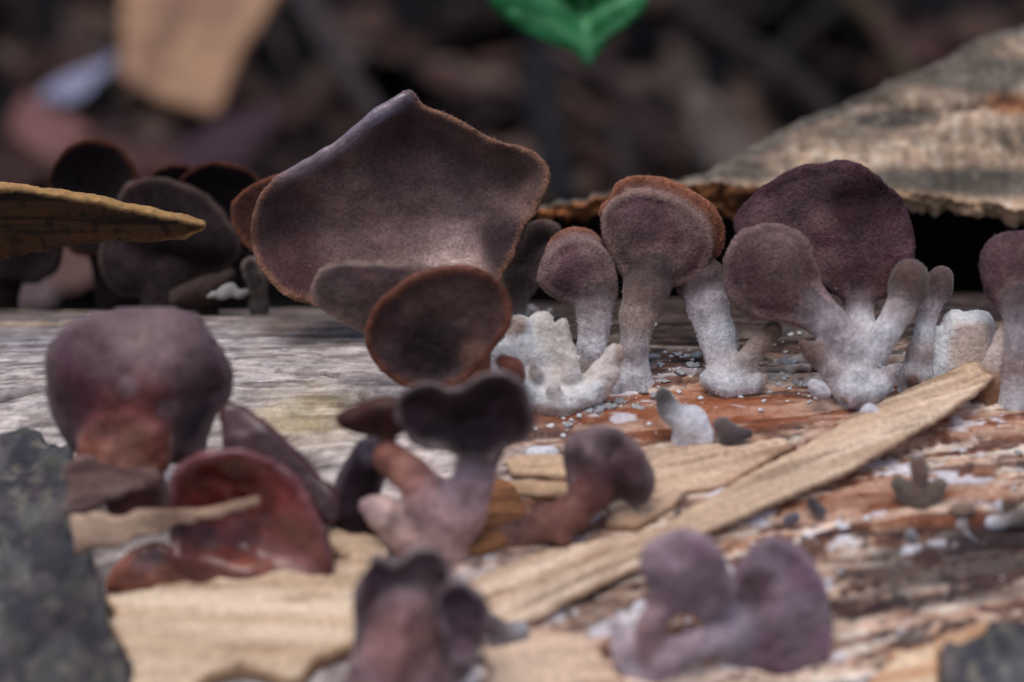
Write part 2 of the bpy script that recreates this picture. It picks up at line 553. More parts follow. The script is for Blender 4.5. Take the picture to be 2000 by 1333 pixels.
        for pr in self.prims:
            d, a, b, s = self.prim_field(pr, V[:, 0], V[:, 1], V[:, 2])
            if pr['kind'] == 'cap':
                base = np.tile(np.asarray(pr['c'], float), (len(V), 1))
                pn = fbm2(V[:, 0] * 1.3 + 11, V[:, 1] * 1.3 + pr['seed'], 3)
                base = base * (1 + 0.40 * pn)[:, None]
                if pr['colf'] is None:
                    pm = fbm2(V[:, 0] * 2.1 + 3, V[:, 1] * 2.1 + pr['seed'] * 1.7, 9)
                    base = mix(base, base * np.array([0.80, 0.66, 0.76]), sstep(-0.05, 0.35, pm))
                for p0, r, col, st in pr['spots']:
                    dd = np.hypot(V[:, 0] - p0[0], V[:, 1] - p0[1]) / r + 0.35 * pn
                    base = mix(base, np.asarray(col), st * (1 - sstep(0.45, 1.15, dd)))
                bk = sstep(0.0, pr['th'] * 0.5, -b)
                base = mix(base, np.asarray(pr['back']), bk)
                edge = sstep(-pr['rimw'], -pr['rimw'] * 0.25, s + 0.05 * pn)
                base = mix(base, np.asarray(pr['rim']), edge * 0.85)
                if pr['colf'] is not None:
                    Pw = self.A + V[:, :1] * self.u + V[:, 1:2] * self.v + V[:, 2:] * self.w
                    base = pr['colf'](Pw, base, b, s, rr=a)
            else:
                base = a
            D.append(d); CC.append(base)
        D = np.array(D)
        wgt = np.exp(-np.maximum(D - D.min(0), 0) / 0.07)
        wgt /= wgt.sum(0)
        cols = sum(w_[:, None] * c_ for w_, c_ in zip(wgt, CC))
        Vw = self.A + V[:, :1] * self.u + V[:, 1:2] * self.v + V[:, 2:] * self.w
        if white_base is not None:                      # woolly white mycelium round the foot
            z0, z1, wc = white_base
            hgt = Vw[:, 2] - log_base(Vw[:, 0], Vw[:, 1])
            f = 1 - sstep(z0, z1, hgt + 0.25 * noise3(Vw[:, 0] * 1.5, Vw[:, 1] * 1.5, Vw[:, 2] * 1.5, 4))
            cols = mix(cols, np.asarray(wc), f * 0.9)
        if colpost is not None: cols = colpost(Vw, cols)
        Nn = vert_normals(Vw, Q)
        names = []
        for pr in self.prims:
            if pr['part'] not in names: names.append(pr['part'])
        pid = np.array([names.index(pr['part']) for pr in self.prims])[D.argmin(0)]
        fid = np.sort(pid[Q], axis=1)[:, 1]
        if single and parent is None:
            o = mesh_obj(name, Vw, Q, mat, None, self.A, cols, None)
            props(o, label, cat, group, kind)
            return o
        if parent is None:
            root = empty(name, self.A, label, cat, group)
            org = self.A
        else:
            root = parent; org = np.array(parent.location) / S
        for i, nm in enumerate(names):
            fs = Q[fid == i]
            if len(fs) == 0: continue
            us, inv = np.unique(fs, return_inverse=True)
            plain = nm.split('#')[0]
            pale = plain in ('stalk', 'foot', 'bud', 'nub') and mat is M_VELVET
            mt = (part_mats or {}).get(nm, M_STALK if pale else mat)
            o = mesh_obj(plain, Vw[us], inv.reshape(-1, 4), mt, root, org, cols[us], Nn[us])
            if fuzz and nm not in bald:
                self.hairs(o, Vw, fs, Nn, cols, fuzz * (0.5 if pale else 0.9), fuzz_len * 0.68, org, fuzz_col)
        return root

    def hairs(self, part, V, Q, Nn, cols, dens, ln, org, fcol):
        a, b, c, d = (V[Q[:, i]] for i in range(4))
        area = 0.5 * np.linalg.norm(np.cross(c - a, d - b), axis=1)
        n = int(area.sum() * dens)
        if n < 5: return
        f = rng.choice(len(Q), n, p=area / area.sum())
        s, t = rng.random(n)[:, None], rng.random(n)[:, None]
        P = (a[f] * (1 - s) + b[f] * s) * (1 - t) + (d[f] * (1 - s) + c[f] * s) * t
        nn = Nn[Q[f, 0]]
        j = rng.normal(0, 0.55, (n, 3))
        dr = nn + j; dr /= np.linalg.norm(dr, axis=1, keepdims=True)
        L_ = ln * (0.5 + rng.random(n))[:, None]
        sd = np.cross(dr, rng.normal(0, 1, (n, 3))); sd /= np.maximum(np.linalg.norm(sd, axis=1, keepdims=True), 1e-6)
        wd = 0.006
        P = P - nn * 0.012
        VV = np.stack([P - sd * wd, P + sd * wd, P + dr * L_], 1).reshape(-1, 3)
        base = cols[Q[f, 0]]
        tip = base * 1.1 + (np.asarray(fcol) * 0.6 if fcol is not None else 0.02)
        cc = np.repeat(tip * (0.45 + 1.2 * rng.random(n) ** 1.5)[:, None], 3, axis=0)
        o = mesh_obj('velvet_hairs', VV, np.arange(3 * n).reshape(-1, 3), M_FUZZ, part, org, cc, None, smooth=False, kind='stuff')

# ================================================================== THE LOG
GZ = -8.0                                    # level of the forest floor
def span(a, b, d): return np.arange(a, b - 1e-6, d)
def grain_y(x, y):
    return y - 0.13 * np.maximum(x + 1.5, 0) * sstep(-1.0, -4.0, y) - 0.03 * x

def blob(px, py, cx, cy, rx, ry, soft=0.5, jit=0.0):
    return 1 - sstep(1 - soft, 1 + soft, np.hypot((px - cx) / rx, (py - cy) / ry) + jit)

def log_crack(x, y):
    g = grain_y(x, y) + 0.05 * noise2(x * 1.3, y * 2, 34)
    m = fbm2(x * 0.10 + 8, g * 0.95, 33, 2)
    m2 = fbm2(x * 0.13 + 2, g * 1.5 + 5, 36, 2)
    gate = sstep(0.05, 0.3, noise2(x * 0.35, g * 1.2, 35)); gate2 = sstep(0.1, 0.35, noise2(x * 0.4 + 9, g * 1.2, 37))
    return np.maximum(gate * np.exp(-(m / 0.022) ** 2), gate2 * np.exp(-(m2 / 0.02) ** 2)) * sstep(1.5, 0.0, y)

def log_detail(x, y):
    g = grain_y(x, y)
    z = (0.03 + 0.03 * sstep(-2, 2, x)) * fbm2(x * 0.45, g * 5.5, 21, 4) + 0.02 * fbm2(x * 2.2, y * 4.0, 27, 3) + 0.012 * noise2(x * 2.0, g * 26, 25)
    lay = fbm2(x * 0.16 + 4, g * 1.25, 31, 3) * 3.2
    fl = np.floor(lay); fr = lay - fl
    terr = (fl + sstep(0.44, 0.56, fr)) / 3.2
    right = sstep(-1.5, 1.5, x + 0.25 * (y + 6))
    z = z + 0.16 * terr * (0.25 + 0.75 * right) * sstep(2.5, 0.5, y)
    return z - 0.16 * log_crack(x, y)

CREAM, PALE, ORANGE, RUST, DARKW, GREYW = C(208, 186, 162), C(182, 175, 167), C(166, 120, 86), C(112, 70, 54), C(58, 46, 48), C(150, 140, 132)
def log_colour(x, y, z):
    P = np.stack([x, y, z], -1)
    px, py = project(P)
    g = grain_y(x, y)
    n1 = fbm2(x * 0.30, g * 3.2, 41, 4)
    n2 = fbm2(x * 0.55 + 7, g * 7.0, 47, 4)
    n3 = fbm2(x * 1.6, y * 3.0, 53, 4)
    n4 = fbm2(x * 0.9, g * 14, 59, 3)
    # peeled, streaky wood
    wx, wg = x + 0.5 * fbm2(x * 0.9, y * 1.5, 42, 3), g + 0.10 * fbm2(x * 1.1, y * 2.0, 43, 3)
    a1 = fbm2(wx * 0.38, wg * 2.4, 44, 4); a2 = fbm2(wx * 0.8 + 3, wg * 6.0, 45, 4); a3 = fbm2(wx * 1.4, wg * 9.0, 46, 3); a4 = fbm2(wx * 2.6, wg * 7.0, 49, 3)
    c = mix(np.tile(CREAM, (len(x), 1)), C(186, 152, 126), sstep(-0.25, 0.25, a2))
    c = mix(c, ORANGE, 0.65 * sstep(0.10, 0.20, a1))
    c = mix(c, RUST, 0.7 * sstep(0.18, 0.27, a2 + 0.25 * a1))
    c = mix(c, C(92, 64, 58), 0.75 * sstep(0.20, 0.27, a3 + 0.35 * a1))
    c = mix(c, C(222, 204, 184), 0.7 * sstep(0.18, 0.30, -a3 + 0.25 * a4))
    c = mix(c, DARKW, 0.8 * sstep(0.34, 0.40, a4 + 0.4 * a2))
    # bleached wood
    pale = sstep(1120, 860, px + 160 * n3 + 0.15 * (py - 700))
    cp = mix(np.tile(PALE, (len(x), 1)), C(150, 142, 136), sstep(-0.1, 0.45, n2))
    cp = mix(cp, C(196, 186, 172), 0.6 * sstep(0.0, 0.4, -n1))
    cp = mix(cp, C(140, 131, 126), 0.45 * sstep(0.18, 0.4, n4))
    cp = mix(cp, C(124, 114, 108), 0.6 * sstep(0.2, 0.32, a4 + 0.3 * n3))
    cp = mix(cp, C(210, 202, 190), 0.5 * sstep(0.1, 0.3, -a4))
    cp = mix(cp, C(176, 160, 104), 0.5 * blob(px, py, 590, 815, 110, 50, 0.6, 0.5 * n3))
    cp = mix(cp, C(96, 88, 84), 0.7 * sstep(0.12, 0.4, n3) * blob(px, py, 300, 880, 420, 90, 0.6))
    c = mix(c, cp, pale)
    # weathered mottled ridge
    ridge = sstep(668, 606, py + 26 * n3 + 0.04 * (px - 300)) * sstep(1050, 700, px)
    cr = mix(np.tile(C(112, 98, 86), (len(x), 1)), C(58, 50, 46), sstep(0.0, 0.35, n3))
    cr = mix(cr, C(170, 150, 124), sstep(0.1, 0.4, n2))
    c = mix(c, cr, 0.85 * ridge)
    c = mix(c, C(96, 66, 40), 0.6 * blob(px, py, 640, 640, 150, 30, 0.6, 0.5 * n3))
    # darker wood behind the stalks
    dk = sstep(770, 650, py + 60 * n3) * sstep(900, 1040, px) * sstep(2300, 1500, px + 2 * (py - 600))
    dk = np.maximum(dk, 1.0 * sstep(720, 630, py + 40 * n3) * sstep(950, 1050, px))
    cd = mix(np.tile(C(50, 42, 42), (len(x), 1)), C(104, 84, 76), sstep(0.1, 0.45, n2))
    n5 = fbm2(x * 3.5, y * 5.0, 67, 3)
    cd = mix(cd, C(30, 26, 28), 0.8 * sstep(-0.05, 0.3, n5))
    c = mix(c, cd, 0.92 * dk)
    c = c * (1 + 0.35 * n5 + 0.3 * fbm2(x * 1.2, g * 22, 68, 2))[:, None]
    # old stains
    for cx, cy, rx, ry, st in ((1880, 1090, 230, 62, 0.85), (1980, 1030, 190, 40, 0.7), (1760, 1175, 260, 22, 0.8), (1450, 838, 160, 16, 0.6),
                               (1160, 820, 140, 22, 0.55), (1230, 1160, 120, 40, 0.35), (1120, 1200, 130, 30, 0.4), (1900, 860, 60, 14, 0.4)):
        sy = cy - 0.12 * (px - cx)
        c = mix(c, C(64, 48, 52), st * blob(px, py + cy - sy, cx, cy, rx, ry, 0.55, 0.7 * n2 + 0.3 * n3))
    for cx, cy, rx, ry in ((1700, 960, 300, 36), (1600, 900, 120, 20), (1250, 815, 260, 50), (1900, 830, 200, 24), (1450, 800, 240, 30), (1750, 1010, 200, 20)):
        c = mix(c, C(164, 98, 60), 0.55 * blob(px, py, cx, cy, rx, ry, 0.6, 0.9 * n2))
    c = mix(c, C(225, 219, 214), 0.75 * sstep(0.34, 0.44, n3 + 0.25 * n4) * (1 - pale) * sstep(680, 760, py))
    c = mix(c, C(58, 44, 40), 0.8 * log_crack(x, y))
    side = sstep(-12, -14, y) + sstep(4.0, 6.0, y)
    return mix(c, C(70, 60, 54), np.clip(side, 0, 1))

xs = np.concatenate([span(-36, -11.5, 0.7), span(-11.5, 11.5, 0.055), span(11.5, 36.1, 0.7)])
ys = np.concatenate([span(-16.5, -10.8, 0.25), span(-10.8, 4.5, 0.055), span(4.5, 11.2, 0.22)])
X, Y = np.meshgrid(xs, ys, indexing='ij')
Zl = log_base(X, Y) + log_detail(X, Y)
end = (np.abs(X) > 35)
Zl = np.where(end, GZ - 2.5, Zl)
Zl[:, 0] = GZ - 2.5; Zl[:, -1] = GZ - 2.5
nx, ny = X.shape
ii = np.arange(nx * ny).reshape(nx, ny)
Qd = np.stack([ii[:-1, :-1], ii[1:, :-1], ii[1:, 1:], ii[:-1, 1:]], -1).reshape(-1, 4)
LV = np.stack([X, Y, Zl], -1).reshape(-1, 3)
log_root = empty('fallen_log', (0, 0, GZ), 'big rotting log with peeled streaky wood, the fungi growing from it', 'log')
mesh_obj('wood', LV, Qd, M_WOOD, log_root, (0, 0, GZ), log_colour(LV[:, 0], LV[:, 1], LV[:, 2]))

# ---- the lifted bark slab behind the row of fungi
def interp(px, pts):
    p = np.array(pts, float); return np.interp(px, p[:, 0], p[:, 1])
bpx = np.concatenate([span(1030, 2080, 4), span(2080, 3600, 40)])
sF = np.linspace(0, 1, 110)
TOPF = [(1030, 412), (1120, 398), (1200, 384), (1290, 370), (1400, 362), (1500, 366), (1620, 372), (1780, 378), (1850, 384), (2000, 410), (2300, 440), (3600, 470)]
BACK = [(1030, 408), (1150, 388), (1250, 370), (1380, 338), (1480, 286), (1560, 238), (1660, 190), (1760, 150), (1850, 110), (1930, 70), (2000, 48), (2300, -60), (3600, -200)]
EDGE = [(1030, 418), (1070, 434), (1130, 434), (1250, 428), (1330, 436), (1440, 432), (1520, 430), (1640, 428), (1780, 416), (1850, 418), (1920, 428), (2000, 438), (2300, 470), (3600, 500)]
yF = 2.8 + 0 * bpx
yB = interp(bpx, [(1030, 3.6), (1380, 4.8), (1700, 6.4), (2000, 8.4), (3600, 11)])
rows, cols_ = [], []
jg = 11 * noise2(bpx * 0.016, 0 * bpx, 65) + 7 * noise2(bpx * 0.035, 0 * bpx, 61) + 6 * noise2(bpx * 0.12, 0 * bpx, 62) + 5 * noise2(bpx * 0.33, 0 * bpx, 64)
eF, tF, bB = interp(bpx, EDGE) + jg, interp(bpx, TOPF) + 0.5 * jg, interp(bpx, BACK) + 9 * noise2(bpx * 0.012, 0 * bpx, 63) + 4 * noise2(bpx * 0.06, 0 * bpx, 66)
bB = np.minimum(bB, tF - 2)
def bark_noise(P):
    return 0.14 * fbm2(P[:, 0] * 0.7, P[:, 1] * 2.2, 71, 4) + 0.05 * noise2(P[:, 0] * 5, P[:, 1] * 3, 72) + 0.02 * noise2(P[:, 0] * 9, P[:, 1] * 5, 73)
und = []
for f in np.linspace(1, 0, 8):                           # underside, from the back to the edge
    P = on_y(bpx, eF + 10 * f, yF + (yB - yF) * f * 0.98); P[:, 2] = np.maximum(P[:, 2] - 0.0 * f, P[:, 2])
    P[:, 2] += f * 0.25
    und.append(P)
und[0][:, 2] = GZ - 1.0; und[0][:, 1] += 0.8
rows += und
for f in np.linspace(0.12, 1, 9):                        # the broken front edge
    P = on_y(bpx, eF + (tF - eF) * f, yF - 0.10 * f + 0.16 * noise2(bpx * 0.03, f * 6 + 0 * bpx, 81) + 0.08 * noise2(bpx * 0.13, f * 9 + 0 * bpx, 82))
    rows.append(P)
for f in sF[1:]:
    py = tF + (bB - tF) * (1 - (1 - f) ** 1.45)
    P = on_y(bpx, py, yF + (yB - yF) * f)
    P[:, 2] += bark_noise(P) * sstep(0, 0.15, f) * sstep(1.0, 0.93, f)
    rows.append(P)
for t in (0.3, 0.7, 1.2, 1.8, 2.4):
    P = rows[8 + 9 + len(sF) - 2].copy(); P[:, 1] += t * 1.3; P[:, 2] -= 0.35 * t + 0.55 * t * t; rows.append(P)
P = rows[-1].copy(); P[:, 1] += 0.5; P[:, 2] = GZ - 1.5; rows.append(P)
BV = np.array(rows)
# crack across the top
pxa, pya = project(BV.reshape(-1, 3))
crk = np.interp(pxa, [1640, 1700, 1760, 1830, 1900, 1960, 2000], [196, 190, 203, 212, 200, 196, 208])
inr = np.zeros(BV.shape[:2], bool); inr[17:17 + len(sF) - 1] = True
wv = 7 * noise2(pxa * 0.05, pya * 0.0, 90) + 4 * noise2(pxa * 0.2, pya * 0.0, 91)
cm = np.exp(-((pya - crk - wv) / np.where(pya < crk + wv, 15.0, 8.0)) ** 2) * sstep(1590, 1680, pxa) * (0.7 + 0.5 * noise2(pxa * 0.03, 0 * pxa, 92)) * inr.ravel()
flat = BV.reshape(-1, 3); flat[:, 2] -= 0.22 * cm
nb = fbm2(flat[:, 0] * 0.8, flat[:, 1] * 1.6, 95, 4); nb2 = fbm2(flat[:, 0] * 6 + nb, flat[:, 1] * 2.2, 96, 4); nb3 = fbm2(flat[:, 0] * 0.5, flat[:, 2] * 9 + flat[:, 1] * 2, 97, 3)
row_id = np.repeat(np.arange(BV.shape[0]), BV.shape[1])
top = row_id >= 17
cb = mix(np.tile(C(180, 156, 129), (len(flat), 1)), C(206, 182, 152), sstep(-0.1, 0.4, nb2))
cb = mix(cb, C(150, 130, 100), 0.4 * sstep(0, 0.4, nb))
nf = fbm2(flat[:, 0] * 8 + 1.5 * nb, flat[:, 1] * 2.6 + flat[:, 2], 98, 4)
nq = fbm2(flat[:, 0] * 5, flat[:, 1] * 5, 99, 4)
cb = mix(cb, C(124, 104, 86), 0.6 * sstep(0.15, 0.5, 0.6 * nf + 0.7 * nq))
cb = mix(cb, C(222, 204, 182), 0.5 * sstep(0.1, 0.45, -0.5 * nf - 0.7 * nq))
cb = mix(cb, C(60, 52, 46), 0.6 * sstep(0.42, 0.50, nq + 0.3 * nb))
grey = np.clip(sstep(70, 10, pya - np.interp(pxa, *np.array(BACK, float).T) + 60 * nb) + 0.0, 0, 1)
grey = np.maximum(grey, blob(pxa, pya, 1900, 355, 190, 30, 0.5, 0.6 * nb))
grey = np.maximum(grey, blob(pxa, pya, 1880, 140, 160, 50, 0.5, 0.6 * nb))
grey = np.maximum(grey, blob(pxa, pya, 1420, 330, 120, 26, 0.5, 0.6 * nb))
grey = np.maximum(grey, blob(pxa, pya, 1720, 235, 90, 26, 0.5, 0.8 * nb))
grey = np.maximum(grey, 0.8 * blob(pxa, pya, 1640, 260, 140, 30, 0.5, 0.9 * nb))
grey = np.maximum(grey, 0.45 * sstep(0.18, 0.36, nb))
cg = mix(np.tile(C(92, 90, 80), (len(flat), 1)), C(48, 50, 52), sstep(0, 0.35, nb3 + 0.4 * nb))
cg = mix(cg, C(128, 124, 112), 0.7 * sstep(0.05, 0.35, nq + 0.4 * nf))
cb = mix(cb, cg, 0.9 * grey)
cb = mix(cb, C(150, 92, 48), 0.8 * blob(pxa, pya, 1975, 205, 60, 20, 0.5, 0.5 * nb))
cb = mix(cb, C(30, 26, 26), np.clip(cm * 1.4, 0, 1))
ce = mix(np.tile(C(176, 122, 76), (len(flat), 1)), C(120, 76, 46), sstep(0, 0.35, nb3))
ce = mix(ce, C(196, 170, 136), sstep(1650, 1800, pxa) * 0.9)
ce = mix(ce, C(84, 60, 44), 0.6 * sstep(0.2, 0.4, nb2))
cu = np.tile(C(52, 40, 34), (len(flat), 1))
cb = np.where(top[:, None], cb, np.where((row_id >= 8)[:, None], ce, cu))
nr, nc = BV.shape[:2]
ii = np.arange(nr * nc).reshape(nr, nc)
Qd = np.stack([ii[:-1, :-1], ii[:-1, 1:], ii[1:, 1:], ii[1:, :-1]], -1).reshape(-1, 4)
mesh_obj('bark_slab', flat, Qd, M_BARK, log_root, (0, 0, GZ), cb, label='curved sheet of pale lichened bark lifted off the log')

# ---- plates of wood and bark still on the log
FLAT = ((1, 0, 0), (0, 1, 0), (0, 0, 1))
def plate(poly, lift, th, colf, name='bark_plate', label=None, cat=None, mat=M_STRIP, group=None, parent=None, jag=0.05, jagf=(0.8, 5.0), lumps=0.010,
          slope=(0, 0), h=0.07, smooth=False, wob=0.03, lump_f=2.2):
    P = np.asarray(poly, float)
    a = on_log(P[:, 0].mean(), P[:, 1].mean())[0]
    b = Body(a, frame=FLAT, h=h)
    cx, cy = a[0], a[1]
    hf = lambda x, y: log_base(x, y) + lift + slope[0] * (x - cx) + slope[1] * (y - cy)
    b.cap(poly, th=th, hf=hf, groove=0, c=C(200, 170, 135), smooth=smooth, jag=jag, jagf=jagf, colf=colf, wob=wob, part=name, sharp=True)
    return b.build(name, label, cat, mat, group, lumps=lumps, parent=parent, single=parent is None, lump_f=lump_f)

def wood_col(c0, c1, c2, edge=None, seed=3, ang=0.0):
    ca, sa = math.cos(ang), math.sin(ang)
    def f(P, base, b, s, rr):
        gx, gy = P[:, 0] * ca + P[:, 1] * sa, -P[:, 0] * sa + P[:, 1] * ca
        n = fbm2(gx * 0.35, gy * 4.5, seed, 4); n2 = fbm2(gx * 0.8, gy * 11, seed + 5, 3)
        c = mix(np.tile(c0, (len(P), 1)), c1, sstep(-0.25, 0.35, n))
        c = mix(c, c2, 0.7 * sstep(0.15, 0.42, n2))
        if edge is not None: c = mix(c, edge, 0.8 * sstep(-0.07, 0.0, s))
        return c
    return f

def bark_col(seed):
    def f(P, base, b, s, rr):
        n = fbm2(P[:, 0] * 2.2, P[:, 1] * 2.2, seed, 4); n2 = fbm2(P[:, 0] * 6, P[:, 1] * 4, seed + 4, 3)
        c = mix(np.tile(C(104, 104, 100), (len(P), 1)), C(80, 79, 82), sstep(-0.2, 0.3, n))
        c = mix(c, C(138, 134, 116), 0.6 * sstep(0.25, 0.5, n2))
        c = mix(c, C(70, 68, 74), 0.6 * sstep(0.2, 0.45, -n2))
        c = mix(c, C(92, 98, 76), 0.45 * sstep(0.22, 0.45, fbm2(P[:, 0] * 4, P[:, 1] * 3, seed + 9, 3)))
        c = mix(c, C(112, 100, 100), 0.5 * sstep(0.15, 0.4, fbm2(P[:, 0] * 3.1 + 8, P[:, 1] * 3, seed + 12, 3)))
        return c
    return f

plate([(-420, 930), (-120, 905), (60, 900), (138, 908), (158, 990), (178, 1060), (188, 1130), (205, 1190), (232, 1255), (246, 1340), (250, 1420), (-100, 1440), (-480, 1400)],
      0.18, 0.5, bark_col(101), label='dark grey bark flecked with green', mat=M_BARK, parent=log_root, jag=0.16, jagf=(2.5, 2.5), lumps=0.14, wob=0.15)
plate([(1835, 1300), (1900, 1285), (1990, 1283), (2100, 1280), (2200, 1400), (1900, 1420), (1840, 1370)],
      0.15, 0.6, bark_col(131), label='dark grey bark flecked with green', mat=M_BARK, parent=log_root, jag=0.2, jagf=(2.0, 2.5), lumps=0.12)
plate([(205, 1185), (330, 1165), (470, 1150), (600, 1138), (700, 1118), (760, 1110), (770, 1270), (690, 1278), (620, 1300), (560, 1325), (470, 1300), (380, 1330), (340, 1430), (240, 1430), (236, 1270)],
      0.16, 0.24, wood_col(C(214, 194, 164), C(196, 172, 140), C(168, 140, 110), C(150, 116, 84), 141), name='sapwood_plate', parent=log_root, label='pale cream layer of sapwood', jag=0.12, jagf=(2.5, 4))
plate([(1690, 1345), (1740, 1296), (1780, 1290), (1830, 1268), (1990, 1225), (2150, 1190), (2160, 1270), (1990, 1285), (1840, 1300), (1820, 1400), (1660, 1400)],
      0.10, 0.3, wood_col(C(216, 192, 158), C(200, 160, 122), C(186, 140, 100), C(170, 120, 84), 149, 0.2), name='sapwood_plate', parent=log_root, jag=0.2, jagf=(1.0, 4))
plate([(960, 1300), (1020, 1262), (1100, 1258), (1180, 1285), (1220, 1340), (1230, 1420), (930, 1420)],
      0.06, 0.22, wood_col(C(208, 184, 156), C(186, 160, 136), C(150, 116, 92), None, 157), name='sapwood_plate', parent=log_root, jag=0.2, jagf=(1.2, 4))

# ---- loose splinters and slivers lying on the log
plate([(1886, 712), (1906, 706), (1922, 716), (1916, 722), (1944, 738), (1930, 752), (1860, 806), (1760, 872), (1660, 930), (1560, 968), (1400, 1022), (1255, 1078),
       (1120, 1132), (1060, 1158), (985, 1172), (930, 1160), (880, 1120), (905, 1100), (1060, 1062), (1290, 1020), (1420, 955), (1520, 902), (1700, 800)],
      0.20, 0.12, wood_col(C(212, 192, 164), C(192, 168, 138), C(146, 120, 94), C(160, 130, 102), 163, 0.42), name='wood_splinter',
      label='long cream splinter of split wood slanting across the peeled log', cat='splinter', slope=(0.045, 0.0), jag=0.03, lumps=0.006, mat=M_STRIP_SLANT, h=0.055)
plate([(1262, 884), (1340, 874), (1450, 866), (1530, 862), (1560, 874), (1430, 948), (1390, 962), (1340, 968), (1300, 1000), (1240, 1024), (1180, 1020), (1180, 960), (1240, 920)],
      0.04, 0.14, wood_col(C(204, 180, 150), C(186, 158, 128), C(150, 116, 90), C(140, 106, 80), 171, 0.3), name='wood_splinter',
      label='thin flat wood flake tucked against the upper side of the long splinter', cat='splinter', jag=0.05, lumps=0.008)
plate([(985, 905), (1040, 890), (1110, 892), (1200, 905), (1200, 930), (1110, 936), (1000, 930)], 0.12, 0.14,
      wood_col(C(202, 176, 142), C(186, 156, 122), C(146, 116, 86), None, 177), name='wood_splinter',
      label='short curved wood flake behind the small drooping cap, upper of two', cat='splinter', jag=0.03, lumps=0.008)
plate([(990, 948), (1060, 944), (1130, 948), (1200, 952), (1190, 975), (1110, 978), (1010, 970)], 0.10, 0.14,
      wood_col(C(202, 176, 142), C(186, 156, 122), C(146, 116, 86), None, 179), name='wood_splinter',
      label='short curved wood flake behind the small drooping cap, lower of two', cat='splinter', jag=0.03, lumps=0.008)
plate([(640, 1045), (690, 1050), (740, 1064), (760, 1090), (740, 1104), (690, 1098), (645, 1078)], 0.2, 0.2,
      wood_col(C(214, 194, 164), C(196, 172, 140), C(168, 140, 110), None, 183), name='wood_splinter',
      label='stubby pale wood chip between the wine red cap and the antlered stalks', cat='splinter', jag=0.03)
plate([(900, 960), (960, 930), (1010, 960), (1030, 1010), (990, 1060), (930, 1075), (880, 1075), (890, 1010)], 0.05, 0.16,
      wood_col(C(160, 114, 76), C(136, 92, 60), C(104, 70, 48), None, 187), name='wood_splinter', label='amber brown wood flake under the antlered stalks', cat='splinter', jag=0.05)

# ================================================================== THE FUNGI
GB, PB, DP = C(112, 96, 92), C(92, 72, 74), C(66, 48, 54)
ST, TAN, LIL = C(222, 216, 220), C(176, 154, 138), C(166, 148, 150)
ORI, RIMB = C(150, 90, 58), C(128, 98, 86)
BLK, BRK = C(46, 40, 41), C(44, 34, 34)
GRP = 'wood ear fungi in the row along the ridge'
CAT = 'mushroom'
def A(px, py): return on_log(px, py)[0]
def AY(px, y):
    """the point of the log's surface at depth y, under picture column px"""
    q = on_y(px, 600.0, y); x = q[0]
    return np.array([x, y, log_base(x, y)])

# --- the dark group at the end of the ridge
b = Body(AY(200, 3.4), tilt=0.1)
b.cap([(90, 372), (104, 318), (138, 282), (178, 270), (222, 280), (254, 306), (272, 346), (276, 400), (262, 450), (228, 490), (180, 502), (130, 486), (100, 440)], off=0, th=0.2, dish=0.35, c=BLK, rim=C(96, 60, 40), back=C(60, 40, 36), rimw=0.14)
b.tube([(205, 480, -.1, 42, BLK), (215, 540, -.1, 34, BLK), (225, 600, -.1, 40, BLK)])
b.build('wood_ear', 'round blackish cap with a brown rim rising behind the jutting splinter', CAT, M_DARK)
b = Body(AY(40, 3.2), tilt=0.1)
b.cap([(-60, 470), (-20, 430), (40, 425), (95, 440), (124, 475), (118, 515), (98, 540), (70, 556), (20, 550), (-40, 530)], off=0, th=0.25, dish=0.3, c=BLK, rim=BRK)
b.tube([(20, 530, 0, 30, BLK), (10, 575, 0, 26, BLK), (5, 620, 0, 30, BLK)])
b.build('wood_ear', 'drooping blackish cap half hidden under the jutting splinter', CAT, M_DARK)
b = Body(AY(330, 3.6), tilt=0.1)
b.cap([(280, 372), (296, 338), (322, 324), (352, 320), (384, 330), (410, 352), (420, 400), (390, 440), (330, 445), (290, 415)], th=0.18, dish=0.3, c=BLK, rim=C(90, 56, 40), rimw=0.12)
b.tube([(345, 430, 0, 30, BLK), (345, 520, 0, 26, BLK), (340, 600, 0, 34, BLK)])
b.build('wood_ear', 'blackish cap whose arched rim just shows between three darker caps', CAT, M_DARK)
b = Body(AY(430, 3.0), tilt=0.12)
b.cap([(346, 362), (368, 334), (398, 318), (432, 314), (470, 324), (504, 346), (520, 390), (510, 440), (470, 480), (410, 480), (360, 440)], th=0.18, dish=0.35, c=C(38, 33, 36), rim=C(96, 60, 42), rimw=0.12)
b.tube([(440, 470, 0, 40, BLK), (445, 530, 0, 34, BLK), (440, 600, 0, 44, BLK)])
b.build('wood_ear', 'blackish brown-rimmed cap overlapped by the large tent-shaped cap', CAT, M_DARK, fuzz=120)
b = Body(AY(330, 1.9), tilt=0.12)
b.cap([(235, 384), (252, 357), (292, 346), (346, 354), (402, 380), (446, 424), (470, 468), (467, 500), (440, 524), (398, 540), (345, 562), (290, 577), (236, 576), (206, 546), (192, 500), (202, 450), (224, 412)],
      th=0.24, dish=-0.35, c=C(62, 54, 54), rim=C(100, 86, 78), back=C(70, 48, 40), rimw=0.12, creases=[([(215, 470), (300, 500), (420, 520)], -0.18, 22), ([(240, 400), (330, 390)], -0.1, 25)],
      spots=[(300, 555, 70, C(74, 66, 64), 0.6), (430, 480, 60, C(66, 56, 56), 0.5), (330, 470, 90, BLK, 0.8)])
b.tube([(330, 545, -.1, 46, C(60, 52, 50)), (320, 600, -.1, 50, C(60, 52, 50))])
b.build('wood_ear', 'charcoal furry cap with greyish edge below the tip of the jutting splinter', CAT, M_DARK, fuzz=420, fuzz_len=0.085, fuzz_col=(.05, .045, .045))
b = Body(AY(405, 1.2), tilt=0.1, h=0.05)
